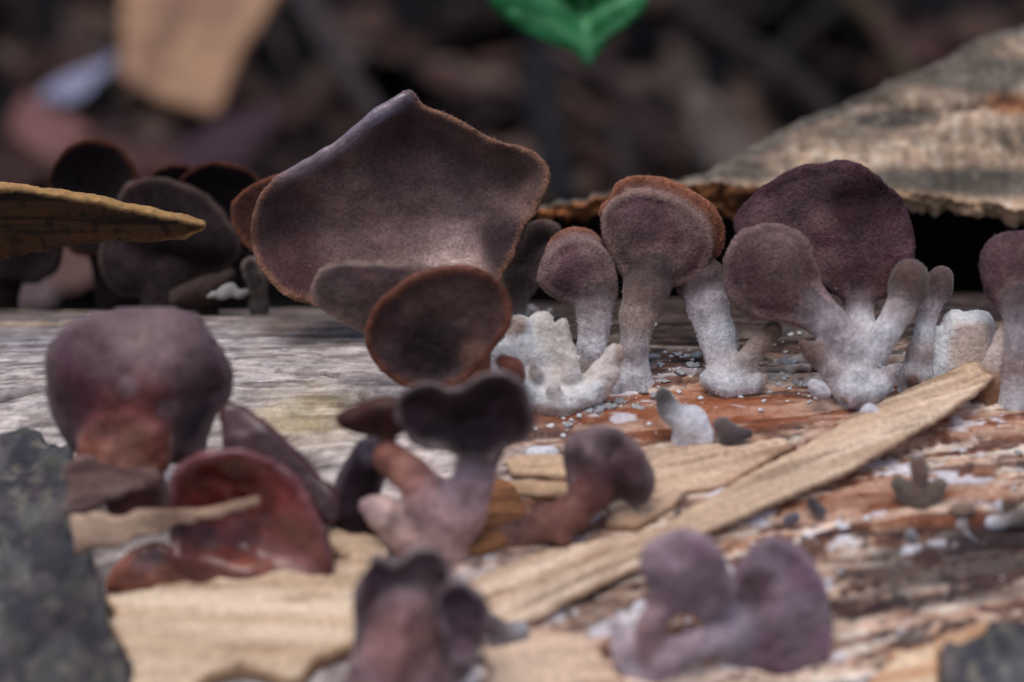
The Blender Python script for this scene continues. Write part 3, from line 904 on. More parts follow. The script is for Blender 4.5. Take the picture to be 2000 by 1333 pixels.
b.cap([(330, 572), (352, 556), (395, 542), (430, 534), (452, 528), (456, 546), (440, 566), (420, 592), (340, 596)], th=0.4, bulge=0.25, c=C(66, 56, 50), rim=C(76, 66, 58))
b.tube([(400, 575, -.1, 26, C(90, 76, 66)), (400, 605, -.1, 28, C(90, 76, 66))])
b.build('wood_ear', 'low tan lobe lying beneath the charcoal furry cap', CAT, M_DARK, fuzz=350)
b = Body(AY(492, 1.2), tilt=0.1, h=0.045)
b.cap([(472, 520), (482, 502), (498, 500), (512, 516), (520, 548), (516, 572), (500, 578), (484, 556)], th=0.2, bulge=0.14, c=C(84, 80, 76), rim=C(140, 130, 116), rimw=0.12)
b.tube([(505, 565, -.05, 14, C(90, 88, 86)), (506, 600, -.05, 20, C(100, 98, 96))])
b.build('wood_ear', 'tiny grey bud squeezed beside the foot of the large tent-shaped cap', CAT, M_DARK, fuzz=500, fuzz_len=0.05, fuzz_col=(.12, .12, .1))

# --- the big tent-shaped cap
b = Body(AY(860, -0.6), tilt=0.2, h=0.075, k=0.25)
b.cap([(446, 414), (458, 386), (488, 360), (528, 342), (566, 335), (600, 338), (600, 420), (560, 500), (510, 500), (470, 470)], off=-0.75, th=0.16, dish=0.15, c=C(96, 70, 60), rim=C(132, 88, 62), back=C(80, 52, 44), part='folded_lobe', rimw=0.12)
b.cap([(489, 440), (496, 402), (516, 366), (552, 344), (598, 322), (640, 296), (690, 262), (738, 222), (776, 198), (796, 180), (806, 182), (832, 204), (880, 222), (930, 250), (980, 275), (1030, 291), (1060, 312), (1073, 336),
       (1070, 362), (1056, 396), (1048, 418), (1030, 440), (1018, 470), (1004, 505), (985, 535), (960, 570), (900, 600), (800, 615), (700, 612), (640, 604), (590, 592), (556, 578), (528, 552), (504, 520), (491, 482)],
      off=0, th=0.3, dish=0.6, roll=0.3, wob=0.12, c=C(124, 105, 95), rim=C(142, 110, 88), back=C(110, 96, 110), rimw=0.17,
      creases=[([(505, 475), (550, 440), (610, 410)], -0.16, 22), ([(945, 420), (935, 490), (930, 560)], -0.22, 26), ([(600, 345), (720, 290), (800, 250), (900, 285), (1010, 345)], -0.10, 34),
               ([(970, 470), (990, 540)], 0.15, 30)],
      spots=[(870, 490, 170, C(170, 152, 146), 0.85), (740, 460, 160, C(140, 120, 113), 0.7), (890, 520, 70, C(200, 184, 172), 0.85), (985, 470, 75, C(60, 43, 52), 0.9), (560, 540, 90, C(88, 60, 66), 0.7),
             (800, 270, 230, C(92, 76, 72), 0.5), (560, 420, 80, C(86, 68, 68), 0.6), (860, 330, 180, C(84, 68, 70), 0.5), (1010, 330, 60, C(104, 88, 80), 0.6)])
b.tube([(552, 347, .74, 6), (598, 326, .8, 8), (640, 300, .84, 10), (690, 265, .86, 11), (738, 226, .86, 10), (776, 202, .84, 8), (796, 188, .8, 5)], c=C(126, 124, 140), flat=1.0, part='rolled_rim')  # bluish tone paints the cool sky sheen into the rim's colour
b.tube([(885, 505, -0.05, 44, C(178, 164, 154)), (890, 560, -0.05, 46, C(190, 180, 172)), (895, 650, -0.05, 50, ST)])
b.build('wood_ear', 'largest cap of all, a tent-shaped grey brown sheet with a peaked rim', CAT, M_VELVET, fuzz=420, fuzz_len=0.075, fuzz_col=(.05, .045, .045), bald=('rolled_rim',), part_mats={'rolled_rim': M_SLICK})
# --- grey lobes behind it
b = Body(AY(1030, -0.3), tilt=0.15, h=0.055)
b.cap([(1028, 440), (1052, 428), (1076, 432), (1096, 446), (1088, 470), (1066, 498), (1052, 520), (1048, 552), (1028, 580), (1000, 575), (990, 535), (1010, 490)], th=0.24, dish=0.0, c=C(92, 84, 80), rim=C(120, 104, 94),
      creases=[([(1000, 530), (1060, 470)], -0.15, 14)], spots=[(1040, 480, 40, C(70, 70, 74), 0.7)])
b.tube([(1022, 550, 0, 26, C(128, 112, 106)), (1012, 590, 0, 20, C(150, 134, 130)), (1005, 640, 0, 24, ST)])
b.build('wood_ear', 'grey crumpled cap wedged behind the edge of the tent-shaped cap', CAT, M_VELVET, fuzz=500, fuzz_col=(.07, .065, .06))

# --- small round cap and its white stalk
b = Body(A(1155, 752), tilt=0.2, h=0.055)
b.cap([(1068, 500), (1070, 476), (1086, 456), (1112, 444), (1142, 442), (1168, 456), (1180, 480), (1150, 500), (1100, 505)], off=-0.34, th=0.12, dish=-.06, c=C(120, 78, 54), rim=C(146, 100, 74), part='inner_rim', rimw=0.1)
b.cap([(1049, 542), (1058, 505), (1076, 482), (1104, 466), (1138, 460), (1168, 468), (1190, 494), (1205, 530), (1208, 568), (1196, 598), (1166, 607), (1122, 600), (1084, 584), (1058, 564)],
      off=0, th=0.18, dish=-0.20, groove=0.05, c=C(120, 102, 98), rim=C(138, 120, 114), spots=[(1120, 540, 48, C(84, 62, 72), 0.75), (1160, 600, 40, C(170, 156, 148), 0.6)])
b.tube([(1155, 570, 0.0, 30, C(122, 104, 100)), (1160, 606, 0.02, 33, C(160, 146, 142)), (1162, 630, 0.04, 31, C(192, 182, 178)), (1156, 680, 0.05, 28, ST), (1150, 720, 0, 27, C(190, 176, 166)), (1150, 765, 0, 30, ST)])
b.build('wood_ear', 'small round cap with a dark spot on a white stalk, beside the white nub clump', CAT, M_VELVET, fuzz=650, fuzz_len=0.065, fuzz_col=(.08, .075, .075))
# --- medium round cap
b = Body(A(1242, 748), tilt=0.2, h=0.06)
b.cap([(1176, 430), (1170, 402), (1190, 382), (1198, 360), (1225, 346), (1262, 343), (1300, 350), (1345, 364), (1386, 394), (1411, 432), (1417, 470), (1404, 502), (1380, 520), (1330, 470), (1240, 420)],
      off=-0.40, th=0.13, dish=-.08, c=C(126, 80, 56), rim=C(152, 106, 80), back=C(110, 66, 48), part='inner_rim', rimw=0.11)
b.cap([(1171, 440), (1178, 404), (1206, 382), (1246, 370), (1290, 374), (1334, 392), (1372, 424), (1392, 462), (1394, 498), (1378, 528), (1356, 550), (1320, 560), (1284, 560), (1236, 548), (1204, 524), (1182, 484)],
      off=0, th=0.18, dish=-0.22, groove=0.06, c=C(114, 97, 92), rim=C(144, 124, 114), spots=[(1250, 420, 60, C(88, 68, 74), 0.5), (1260, 510, 50, C(90, 70, 74), 0.5), (1200, 500, 40, C(110, 100, 90), 0.5)])
b.tube([(1275, 520, 0.0, 42, C(110, 94, 90)), (1264, 570, 0.02, 44, C(128, 108, 100)), (1246, 620, 0.04, 34, C(176, 156, 142)), (1238, 680, 0.05, 27, C(190, 180, 178)), (1240, 730, 0, 28, ST), (1244, 768, 0, 40, ST)])
b.tube([(1215, 745, 0.1, 16, ST), (1195, 770, 0.1, 18, ST)], part='foot')
b.build('wood_ear', 'medium round furry cap with an orange inner rim on a waisted pale stalk', CAT, M_VELVET, fuzz=600, fuzz_len=0.07, fuzz_col=(.07, .065, .06))
# --- white stalk with a finger-like bud
b = Body(A(1425, 755), tilt=0.22, h=0.055)
b.cap([(1318, 560), (1340, 520), (1380, 500), (1410, 520), (1412, 560), (1390, 590), (1345, 590)], off=-0.35, th=0.25, dish=-0.2, c=C(104, 90, 88), rim=C(110, 94, 90))
b.tube([(1372, 550, -0.3, 36, C(110, 96, 94)), (1384, 600, -.2, 40, C(190, 182, 184)), (1402, 660, -.1, 36, ST), (1414, 720, 0, 34, C(196, 186, 182)), (1420, 765, 0, 36, ST)])
b.tube([(1438, 735, 0.1, 22, ST), (1462, 700, 0.15, 21, C(186, 172, 162)), (1488, 668, 0.2, 21, C(166, 146, 132)), (1508, 645, 0.25, 18, C(112, 88, 74))], part='bud')
b.tube([(1385, 740, 0.12, 20, ST), (1420, 756, 0.2, 22, ST), (1470, 748, 0.15, 18, ST), (1488, 738, 0.1, 12, TAN)], part='foot')
b.build('wood_ear', 'white woolly stalk under the medium round cap, a finger-like bud at its foot', CAT, M_VELVET, fuzz=600, fuzz_len=0.065, fuzz_col=(.1, .1, .1))
# --- fan of fused stalks with the large mauve cap
b = Body(A(1680, 782), tilt=0.25, h=0.07, k=0.13)
b.cap([(1432, 440), (1446, 408), (1478, 372), (1520, 342), (1562, 325), (1600, 320), (1640, 312), (1676, 316), (1700, 330), (1738, 356), (1766, 392), (1782, 436), (1789, 480), (1782, 520), (1764, 552), (1740, 578), (1706, 590), (1660, 592), (1600, 560), (1520, 540), (1460, 500)],
      off=-0.6, th=0.18, dish=0.2, wob=0.10, groove=0.03, c=C(108, 87, 87), rim=C(84, 58, 66), back=C(84, 54, 50), part='cap#big', rimw=0.12,
      spots=[(1670, 395, 75, C(66, 46, 50), 0.85), (1660, 570, 60, C(70, 50, 52), 0.8), (1560, 350, 70, C(112, 92, 92), 0.6), (1740, 450, 60, C(84, 62, 68), 0.6), (1740, 560, 40, C(84, 48, 40), 0.7)], creases=[([(1610, 400), (1700, 395)], -0.1, 26)])
b.cap([(1408, 520), (1416, 484), (1436, 454), (1470, 436), (1500, 432), (1540, 440), (1566, 452), (1586, 474), (1590, 500), (1602, 530), (1612, 562), (1640, 600), (1660, 640), (1640, 672), (1590, 650), (1540, 634), (1480, 624), (1440, 604), (1416, 566)],
      off=0.12, th=0.18, dish=-0.16, groove=0.06, c=C(110, 93, 89), rim=C(130, 112, 108), part='cap#front', spots=[(1640, 650, 70, C(196, 188, 190), 0.9), (1600, 590, 50, C(140, 124, 120), 0.6), (1500, 460, 60, C(116, 102, 100), 0.5), (1425, 540, 30, C(84, 64, 74), 0.7)],
      creases=[([(1420, 470), (1470, 440), (1545, 450)], -0.08, 10)])
b.tube([(1670, 560, -0.6, 30, C(96, 74, 78)), (1678, 600, -.5, 28, C(150, 136, 138)), (1686, 640, -.25, 24, ST), (1684, 695, -.05, 36, ST)], part='stalk#a')
b.tube([(1560, 570, 0.02, 32, C(108, 90, 88)), (1618, 634, .08, 32, C(184, 174, 176)), (1660, 680, 0.05, 44, C(208, 200, 200)), (1676, 728, 0, 52, C(188, 170, 156)), (1680, 765, 0, 44, ST), (1680, 800, 0, 46, ST)], part='stalk#b')
b.tube([(1778, 546, 0.1, 38, C(112, 92, 84)), (1776, 566, .1, 37, C(108, 88, 80)), (1756, 606, .1, 27, C(186, 174, 172)), (1732, 648, .1, 26, ST), (1704, 690, .05, 32, ST)], part='bud#a')
b.tube([(1566, 672, 0.15, 12, C(124, 100, 88)), (1590, 690, .15, 20, C(150, 128, 118)), (1618, 722, .12, 20, C(186, 170, 166)), (1644, 762, .1, 22, ST)], part='bud#b')
b.tube([(1738, 724, 0.2, 14, C(180, 168, 166)), (1722, 750, .2, 22, ST), (1695, 772, .15, 24, ST)], part='bud#c')
b.tube([(1664, 786, 0.25, 13, C(170, 152, 150)), (1668, 760, .2, 18, ST), (1676, 730, .15, 22, ST)], part='foot')
b.build('wood_ear', 'fan-like clump with a large mauve cap and white stalks fused into one foot', CAT, M_VELVET, fuzz=450, fuzz_len=0.065, fuzz_col=(.06, .055, .055))
# --- slim budding stalk beside it
b = Body(A(1795, 752), tilt=0.25, h=0.05)
b.tube([(1838, 544, 0, 26, C(118, 98, 94)), (1832, 562, 0, 28, C(112, 92, 90)), (1814, 604, 0, 19, C(176, 166, 168)), (1804, 650, .05, 20, ST), (1796, 690, .08, 24, C(176, 160, 154)), (1790, 735, .1, 28, ST), (1788, 765, .1, 34, ST)])
b.tube([(1780, 742, 0.3, 12, C(120, 90, 78)), (1784, 742, 0.1, 24, C(190, 178, 174))], part='foot')
b.build('wood_ear', 'slim white stalk with a knobbly brown head beside the fan-like clump', CAT, M_VELVET, fuzz=650, fuzz_len=0.055, fuzz_col=(.08, .08, .08))
# --- flat-topped white stub
b = Body(A(1880, 745), tilt=0.2, h=0.055)
b.cap([(1836, 640), (1846, 614), (1866, 605), (1884, 611), (1904, 607), (1928, 611), (1940, 630), (1938, 670), (1924, 720), (1900, 760), (1850, 762), (1830, 720), (1832, 680)], th=0.42, bulge=0.14, c=C(196, 182, 172), rim=C(222, 216, 216), rimw=0.2,
      spots=[(1885, 680, 50, C(188, 170, 156), 0.8)], part='stalk')
b.tube([(1822, 648, 0, 12, ST), (1826, 690, 0, 18, ST), (1838, 740, 0.05, 26, ST)], part='bud')
b.build('wood_ear', 'squat flat-topped white stub above the end of the long splinter', CAT, M_WOOLLY, fuzz=500, fuzz_len=0.06, fuzz_col=(.1, .1, .1))
b = Body(A(1950, 775), tilt=0.2, h=0.05)
b.tube([(1968, 626, 0, 13, C(170, 140, 116)), (1962, 660, 0, 20, C(196, 178, 166)), (1954, 700, 0, 26, C(196, 180, 172)), (1940, 745, 0, 34, C(156, 116, 88)), (1930, 790, 0, 30, C(140, 100, 76))])
b.build('wood_ear', 'pointed cream stalk with a rusty foot just past the flat-topped stub', CAT, M_WOOLLY, fuzz=400, fuzz_len=0.05, fuzz_col=(.1, .1, .1))
b = Body(A(2000, 790), tilt=0.2, h=0.06)
b.cap([(1911, 520), (1920, 484), (1940, 460), (1972, 450), (2010, 452), (2050, 480), (2074, 530), (2060, 590), (2010, 616), (1960, 612), (1926, 580)], th=0.18, dish=-0.2, groove=0.05, c=C(110, 92, 90), rim=C(96, 76, 82), rimw=0.16, spots=[(1990, 575, 30, C(84, 60, 70), 0.7)],
      creases=[([(1925, 530), (1945, 480), (1985, 464)], -0.07, 8)])
b.tube([(2000, 590, 0.1, 40, C(130, 114, 112)), (1996, 650, 0.05, 30, C(186, 178, 180)), (1990, 720, 0, 32, C(176, 156, 150)), (1985, 800, 0, 36, ST)])
b.build('wood_ear', 'round mauve cap beyond the pointed cream stalk, in front of the dark hollow', CAT, M_VELVET, fuzz=450, fuzz_col=(.06, .055, .055))

# --- clump of white nubs
b = Body(A(1085, 785), tilt=0.25, h=0.05, k=0.07)
for i, (pts, cc) in enumerate([
        ([(1058, 630, 0, 25), (1064, 690, .05, 31), (1075, 750, .1, 40), (1080, 800, 0, 42)], C(206, 196, 186)),
        ([(1098, 632, 0, 13), (1104, 690, .05, 24), (1105, 750, .1, 30)], C(190, 180, 170)),
        ([(1018, 640, .1, 24), (1030, 700, .15, 34), (1050, 770, .15, 36)], ST),
        ([(985, 690, .2, 26), (1000, 735, .25, 34), (1040, 770, .25, 34)], ST),
        ([(1200, 690, .15, 20), (1180, 730, .2, 26), (1150, 770, .2, 30), (1105, 782, .2, 34)], C(204, 190, 182)),
        ([(1130, 775, .3, 24), (1100, 790, .35, 28), (1060, 785, .35, 30)], ST),
        ([(950, 720, .2, 20), (975, 760, .25, 28), (1010, 790, .25, 30)], C(186, 176, 182)),
        ([(1040, 706, .3, 12), (1046, 730, .3, 16)], C(176, 158, 150)), ([(1118, 700, .2, 11), (1114, 730, .25, 17)], C(200, 190, 184)), ([(1165, 752, .35, 10), (1150, 772, .35, 15)], ST),
        ([(1020, 752, .45, 12), (1034, 778, .4, 18)], ST), ([(1082, 758, .42, 13), (1088, 784, .4, 17)], C(206, 196, 190)), ([(1000, 655, .1, 12), (1006, 690, .15, 20)], C(196, 188, 190))]):
    b.tube(pts, c=cc, part='nub#%d' % i)
def nubcol(P, c):
    n = noise3(P[:, 0] * 2.2, P[:, 1] * 2.2, P[:, 2] * 2.2, 77)
    return mix(c, C(164, 136, 120), 0.75 * sstep(0.3, 0.65, n))
b.build('wood_ear', 'clump of blunt woolly white nubs at the foot of the small round cap', CAT, M_WOOLLY, fuzz=420, fuzz_len=0.07, fuzz_col=(.1, .1, .1), colpost=nubcol, lumps=0.06, lump_f=2.8)

# --- the overlapping pair in front of the tent-shaped cap
b = Body(A(930, 800), tilt=0.12, h=0.075)
b.cap([(606, 572), (614, 536), (640, 514), (700, 507), (770, 508), (840, 516), (880, 560), (860, 640), (790, 680), (720, 656), (664, 626), (624, 600)], off=-0.05, th=0.16, dish=-0.12, c=C(100, 88, 82), rim=C(134, 118, 106), part='cap#rear',
      spots=[(760, 540, 80, C(84, 64, 62), 0.6)])
b.tube([(800, 620, -.25, 40, C(100, 86, 82)), (880, 700, -.25, 40, C(130, 110, 100)), (925, 810, -.1, 44, C(170, 150, 140))], part='stalk#rear')
b.cap([(711, 662), (722, 612), (756, 572), (806, 538), (868, 518), (930, 520), (974, 544), (998, 584), (1001, 626), (986, 662), (960, 694), (936, 724), (908, 748), (868, 758), (818, 762), (768, 746), (732, 712)],
      off=0.55, th=0.22, dish=0.10, roll=0.10, c=C(84, 66, 62), rim=C(120, 78, 58), back=C(90, 62, 54), part='cap#front', rimw=0.2, spots=[(850, 680, 90, C(44, 36, 42), 0.85), (880, 560, 70, C(98, 78, 70), 0.5), (930, 690, 40, C(120, 96, 84), 0.6)])
b.tube([(930, 690, 0.5, 30, C(128, 90, 66)), (930, 740, .35, 28, C(150, 108, 78)), (935, 810, 0.1, 34, C(170, 150, 140))], part='stalk#front')
b.build('wood_ear', 'pair of overlapping brown oval caps standing before the tent-shaped cap', CAT, M_WET, lumps=0.02)

# --- the dark two-humped cap on antlered stalks
b = Body(A(850, 1085), tilt=0.05, h=0.075)
b.cap([(764, 802), (774, 772), (808, 750), (848, 745), (888, 756), (928, 736), (974, 724), (1016, 740), (1041, 780), (1049, 828), (1030, 868), (992, 884), (958, 908), (915, 902), (868, 888), (822, 880), (786, 852)],
      off=0.15, th=0.2, dish=0.22, roll=0.08, wob=0.1, c=C(58, 40, 46), rim=C(116, 106, 104), part='cap#dark', rimw=0.18, creases=[([(890, 750), (895, 850)], 0.12, 40)], spots=[(900, 850, 70, C(38, 26, 30), 0.8)])
b.cap([(656, 822), (688, 796), (740, 777), (790, 780), (810, 820), (780, 850), (730, 848), (688, 842)], off=-0.1, th=0.24, dish=-0.1, c=C(66, 38, 34), rim=C(80, 50, 44), part='cap#point')
b.tube([(945, 860, -0.02, 42, C(70, 52, 54)), (925, 940, .15, 40, C(172, 154, 156)), (890, 1010, .15, 56, C(170, 146, 142)), (860, 1070, .05, 52, C(180, 156, 146)), (850, 1110, 0, 50, C(180, 156, 146))], part='stalk#a')
b.tube([(760, 900, -.1, 34, C(150, 106, 92)), (800, 930, 0, 36, C(176, 134, 118)), (838, 990, .1, 54, C(172, 148, 146)), (855, 1060, .05, 60, C(180, 156, 146))], part='stalk#b')
b.tube([(720, 985, .1, 18, C(160, 140, 138)), (745, 1005, .15, 34, C(186, 168, 158)), (790, 1055, .1, 36, C(186, 160, 148)), (830, 1095, .05, 36, C(180, 156, 146))], part='stalk#c')
b.build('wood_ear', 'dark two-humped cap with a pale fringe on pinkish antlered stalks', CAT, M_WET, lumps=0.05, fuzz=0)
b = Body(A(700, 1060), tilt=0.1, h=0.08)
b.cap([(640, 1000), (650, 940), (680, 880), (712, 850), (748, 846), (768, 880), (752, 940), (740, 985), (700, 1030), (650, 1030)], th=0.3, dish=-0.3, c=C(58, 44, 52), rim=C(96, 86, 92), back=C(60, 30, 26), rimw=0.2, spots=[(735, 870, 36, C(120, 110, 116), 0.7)])
b.tube([(690, 1010, 0, 40, C(50, 38, 44)), (700, 1075, 0, 40, C(60, 40, 40))])
b.build('wood_ear', 'dusky purple ear leaning against the antlered pinkish stalks', CAT, M_WET, lumps=0.05)
# --- small drooping cap
b = Body(A(1020, 1050), tilt=0.15, h=0.065)
b.cap([(1099, 892), (1112, 852), (1148, 834), (1196, 835), (1236, 854), (1264, 888), (1282, 934), (1272, 970), (1242, 990), (1208, 984), (1180, 1000), (1142, 1006), (1112, 968)], off=0.2, th=0.18, dish=-0.5, roll=0.15, wob=0.1, c=C(96, 78, 80), rim=C(122, 110, 110), rimw=0.2,
      creases=[([(1200, 900), (1230, 985)], -0.2, 26)], spots=[(1180, 950, 60, C(70, 48, 54), 0.7), (1160, 870, 50, C(118, 106, 106), 0.5)])
b.tube([(1160, 965, 0.1, 36, C(110, 74, 66)), (1115, 1005, .2, 34, C(128, 92, 80)), (1060, 1030, .1, 34, C(136, 104, 92)), (985, 1062, 0, 34, C(140, 112, 100))])
b.tube([(1085, 1025, .2, 20, C(130, 96, 84)), (1100, 1050, .25, 16, C(130, 96, 84))], part='foot')
b.build('wood_ear', 'small drooping cap on a reclining brown stalk above the long splinter', CAT, M_WET, lumps=0.04)
# --- bottom clump
b = Body(A(790, 1390), tilt=0.05, h=0.085)
b.cap([(684, 1190), (694, 1140), (712, 1100), (740, 1080), (770, 1100), (800, 1072), (842, 1064), (872, 1086), (892, 1122), (926, 1146), (952, 1178), (960, 1230), (930, 1290), (880, 1340), (740, 1340), (690, 1270)],
      off=-0.25, th=0.18, dish=0.35, wob=0.16, c=C(112, 98, 99), rim=C(136, 128, 124), back=C(100, 80, 80), part='cap#rear', rimw=0.16, spots=[(800, 1120, 70, C(110, 100, 98), 0.7), (720, 1160, 40, C(96, 70, 74), 0.6)])
b.cap([(698, 1240), (726, 1170), (772, 1140), (826, 1152), (856, 1200), (874, 1270), (882, 1350), (900, 1440), (660, 1440), (664, 1340)], off=0.35, th=0.22, dish=-0.45, wob=0.12, c=C(154, 131, 130), rim=C(138, 120, 120), part='cap#front',
      spots=[(780, 1270, 80, C(154, 118, 110), 0.7), (760, 1180, 50, C(126, 104, 104), 0.6)], creases=[([(780, 1150), (800, 1260)], 0.10, 26)])
b.cap([(846, 1176), (884, 1136), (934, 1156), (960, 1196), (958, 1244), (930, 1286), (890, 1300), (862, 1250)], off=0.25, th=0.18, dish=0.25, tilt=(0.25, 0), wob=0.1, c=C(104, 86, 92), rim=C(134, 122, 124), part='cap#flap', rimw=0.16)
b.tube([(790, 1340, 0.1, 80, C(150, 122, 120)), (790, 1440, 0, 86, C(156, 130, 128))])
b.build('wood_ear', 'pinkish grey ruffled fan of ears at the lower end of the long splinter', CAT, M_WET, lumps=0.07)
# --- the pair with bluish bloom
b = Body(A(1290, 1305), tilt=0.12, h=0.075)
b.cap([(1244, 1112), (1254, 1070), (1290, 1041), (1340, 1031), (1388, 1048), (1420, 1090), (1436, 1140), (1428, 1182), (1402, 1206), (1366, 1212), (1334, 1198), (1296, 1190), (1268, 1162)], off=0.25, th=0.18, dish=-0.14, c=C(138, 123, 129), rim=C(150, 138, 142), part='cap#small', rimw=0.16,
      spots=[(1280, 1180, 40, C(110, 76, 74), 0.6), (1250, 1150, 30, C(160, 148, 156), 0.6)])
b.cap([(1436, 1100), (1468, 1056), (1510, 1042), (1558, 1062), (1598, 1108), (1622, 1168), (1629, 1230), (1620, 1292), (1592, 1348), (1540, 1380), (1480, 1366), (1440, 1320), (1400, 1286), (1372, 1262), (1376, 1226), (1404, 1196), (1428, 1160)],
      off=0.05, th=0.18, dish=-0.14, roll=0.0, wob=0.10, c=C(136, 123, 130), rim=C(146, 134, 140), part='cap#large', rimw=0.12, creases=[([(1465, 1190), (1500, 1145), (1550, 1110)], -0.09, 24)],
      spots=[(1400, 1240, 80, C(150, 144, 154), 0.8), (1480, 1150, 40, C(96, 72, 76), 0.7), (1500, 1340, 60, C(96, 70, 76), 0.7)])
b.tube([(1300, 1175, .1, 32, C(136, 116, 120)), (1275, 1215, .2, 28, C(150, 130, 130)), (1262, 1260, .1, 32, C(150, 126, 124)), (1270, 1320, 0, 34, C(170, 160, 166))], part='stalk#small')
b.tube([(1420, 1245, 0.0, 40, C(150, 142, 150)), (1360, 1262, .2, 30, C(160, 148, 154)), (1300, 1285, .15, 30, C(160, 146, 150)), (1260, 1325, 0, 36, C(172, 164, 170))], part='stalk#large')
b.tube([(1200, 1215, 0.05, 16, C(176, 168, 172)), (1215, 1260, .05, 22, C(196, 190, 194)), (1235, 1310, 0, 30, C(190, 186, 192))], part='bud')
b.build('wood_ear', 'pair of lilac grey caps with bluish bloom, one round and one ear-shaped', CAT, M_WET, lumps=0.05)

# --- the wine-red group by the flecked bark
b = Body(A(270, 1030), tilt=0.05, h=0.085)
b.cap([(86, 724), (98, 672), (138, 630), (200, 606), (270, 598), (340, 602), (394, 622), (432, 668), (456, 728), (452, 772), (430, 800), (410, 850), (396, 900), (340, 905), (290, 900), (240, 900), (180, 896), (140, 876), (110, 832), (92, 776)],
      off=0.2, th=0.26, dish=-0.75, wob=0.05, c=C(106, 88, 90), rim=C(118, 102, 104), rimw=0.2, creases=[([(425, 690), (405, 790)], -0.16, 28), ([(385, 800), (380, 900)], -0.12, 34)],
      spots=[(150, 780, 80, C(90, 54, 66), 0.9), (270, 790, 90, C(120, 72, 68), 0.9), (200, 700, 50, C(84, 60, 66), 0.6), (385, 860, 55, C(58, 46, 58), 0.9), (290, 640, 120, C(126, 110, 108), 0.7), (250, 750, 26, C(140, 128, 130), 0.7), (330, 800, 24, C(136, 122, 124), 0.7), (430, 720, 30, C(92, 62, 70), 0.6)])
b.cap([(150, 890), (166, 836), (206, 804), (250, 798), (296, 812), (328, 846), (338, 890), (318, 934), (270, 952), (210, 952), (166, 936)], off=0.3, th=0.2, dish=-0.12, wob=0.08, c=C(146, 104, 86), rim=C(132, 82, 72), part='inner_lobe',
      spots=[(185, 860, 30, C(140, 86, 66), 0.6), (300, 870, 34, C(132, 76, 66), 0.6), (240, 900, 50, C(160, 122, 104), 0.6)])
b.tube([(250, 900, 0.1, 60, C(130, 92, 84)), (260, 980, .1, 60, C(120, 86, 80)), (270, 1050, 0, 60, C(110, 80, 76))])
b.build('wood_ear', 'large plum coloured cap bulging over a fleshy orange lobe, beside the flecked bark', CAT, M_RED, lumps=0.03, part_mats={'cap': M_WET})
b = Body(A(470, 1110), tilt=0.25, h=0.085)
b.cap([(426, 800), (455, 784), (500, 806), (560, 858), (620, 918), (668, 966), (664, 1012), (600, 1020), (520, 980), (450, 910)], off=-0.5, th=0.2, dish=0.0, c=C(84, 56, 58), rim=C(96, 70, 72), back=C(70, 36, 34), part='cap#edge', rimw=0.12, tilt=(0, -0.3))
b.cap([(330, 940), (352, 905), (400, 882), (460, 874), (520, 886), (572, 924), (612, 975), (640, 1040), (654, 1090), (648, 1120), (600, 1136), (520, 1130), (440, 1116), (380, 1124), (336, 1090), (326, 1010)],
      off=0.1, th=0.2, dish=0.28, wob=0.14, c=C(122, 68, 62), rim=C(128, 88, 90), back=C(110, 60, 40), part='cap#red', rimw=0.2, spots=[(430, 940, 90, C(104, 40, 36), 0.8), (580, 1050, 100, C(142, 96, 86), 0.9), (380, 1060, 70, C(96, 48, 44), 0.7)],
      creases=[([(340, 1080), (430, 1090), (500, 1110)], 0.2, 26), ([(400, 960), (470, 1060)], -0.15, 40)])
b.cap([(206, 1160), (222, 1110), (262, 1070), (310, 1056), (350, 1078), (400, 1096), (480, 1104), (560, 1118), (600, 1138), (500, 1148), (380, 1158), (280, 1170)], off=0.2, th=0.2, dish=0.05, wob=0.15, c=C(134, 92, 76), rim=C(150, 98, 72), part='cap#small', spots=[(290, 1075, 40, C(122, 106, 108), 0.6)])
b.tube([(420, 1080, 0, 60, C(110, 60, 52)), (460, 1130, -.1, 60, C(120, 74, 50))])
b.build('wood_ear', 'wine red gelatinous cap sagging over the pale sapwood', CAT, M_RED, lumps=0.05)

# --- small stray buds on the peeled wood
def stray(base, tubes, label, mat=M_WOOLLY, fuzz=250, group=None, h=0.05):
    b = Body(base if len(base) == 3 else A(*base), tilt=0.35, h=h, k=0.1)
    for i, (pts, cc) in enumerate(tubes): b.tube(pts, c=cc, part='lobe#%d' % i)
    b.build('wood_ear_bud', label, 'bud', mat, group, fuzz=fuzz, fuzz_len=0.05, fuzz_col=(.05, .05, .05), lumps=0.03)
stray((1345, 865), [([(1296, 775, .1, 20), (1304, 798, .1, 24)], C(84, 74, 70)), ([(1318, 812, .1, 24), (1350, 830, .1, 36), (1375, 850, .05, 24)], C(206, 202, 206)), ([(1345, 860, 0, 34), (1372, 866, 0, 24)], C(200, 196, 200))],
      'white bud with a sooty knob at one end, lying above the flake')
stray((1430, 868), [([(1410, 830, .1, 16), (1428, 850, .1, 20)], C(110, 94, 92)), ([(1425, 852, .1, 20), (1460, 846, .1, 12)], C(84, 72, 72))], 'mottled brown bud touching the white one with the sooty knob')
stray((1692, 832), [([(1684, 826, .05, 15), (1698, 806, .1, 18), (1712, 812, .1, 13)], C(200, 196, 200)), ([(1678, 826, .1, 8), (1682, 834, .1, 8)], C(50, 44, 50))], 'single pea-like white bud beside the long splinter')
stray((1790, 985), [([(1792, 905, .1, 17), (1795, 925, .1, 12), (1792, 975, 0, 16)], C(126, 98, 88)), ([(1752, 945, .05, 15), (1772, 968, 0, 20), (1792, 982, 0, 18)], C(120, 108, 96)), ([(1834, 945, .05, 14), (1820, 962, 0, 16), (1795, 982, 0, 20)], C(128, 112, 100))],
      'tiny three-lobed brown bud alone on the streaky wood')
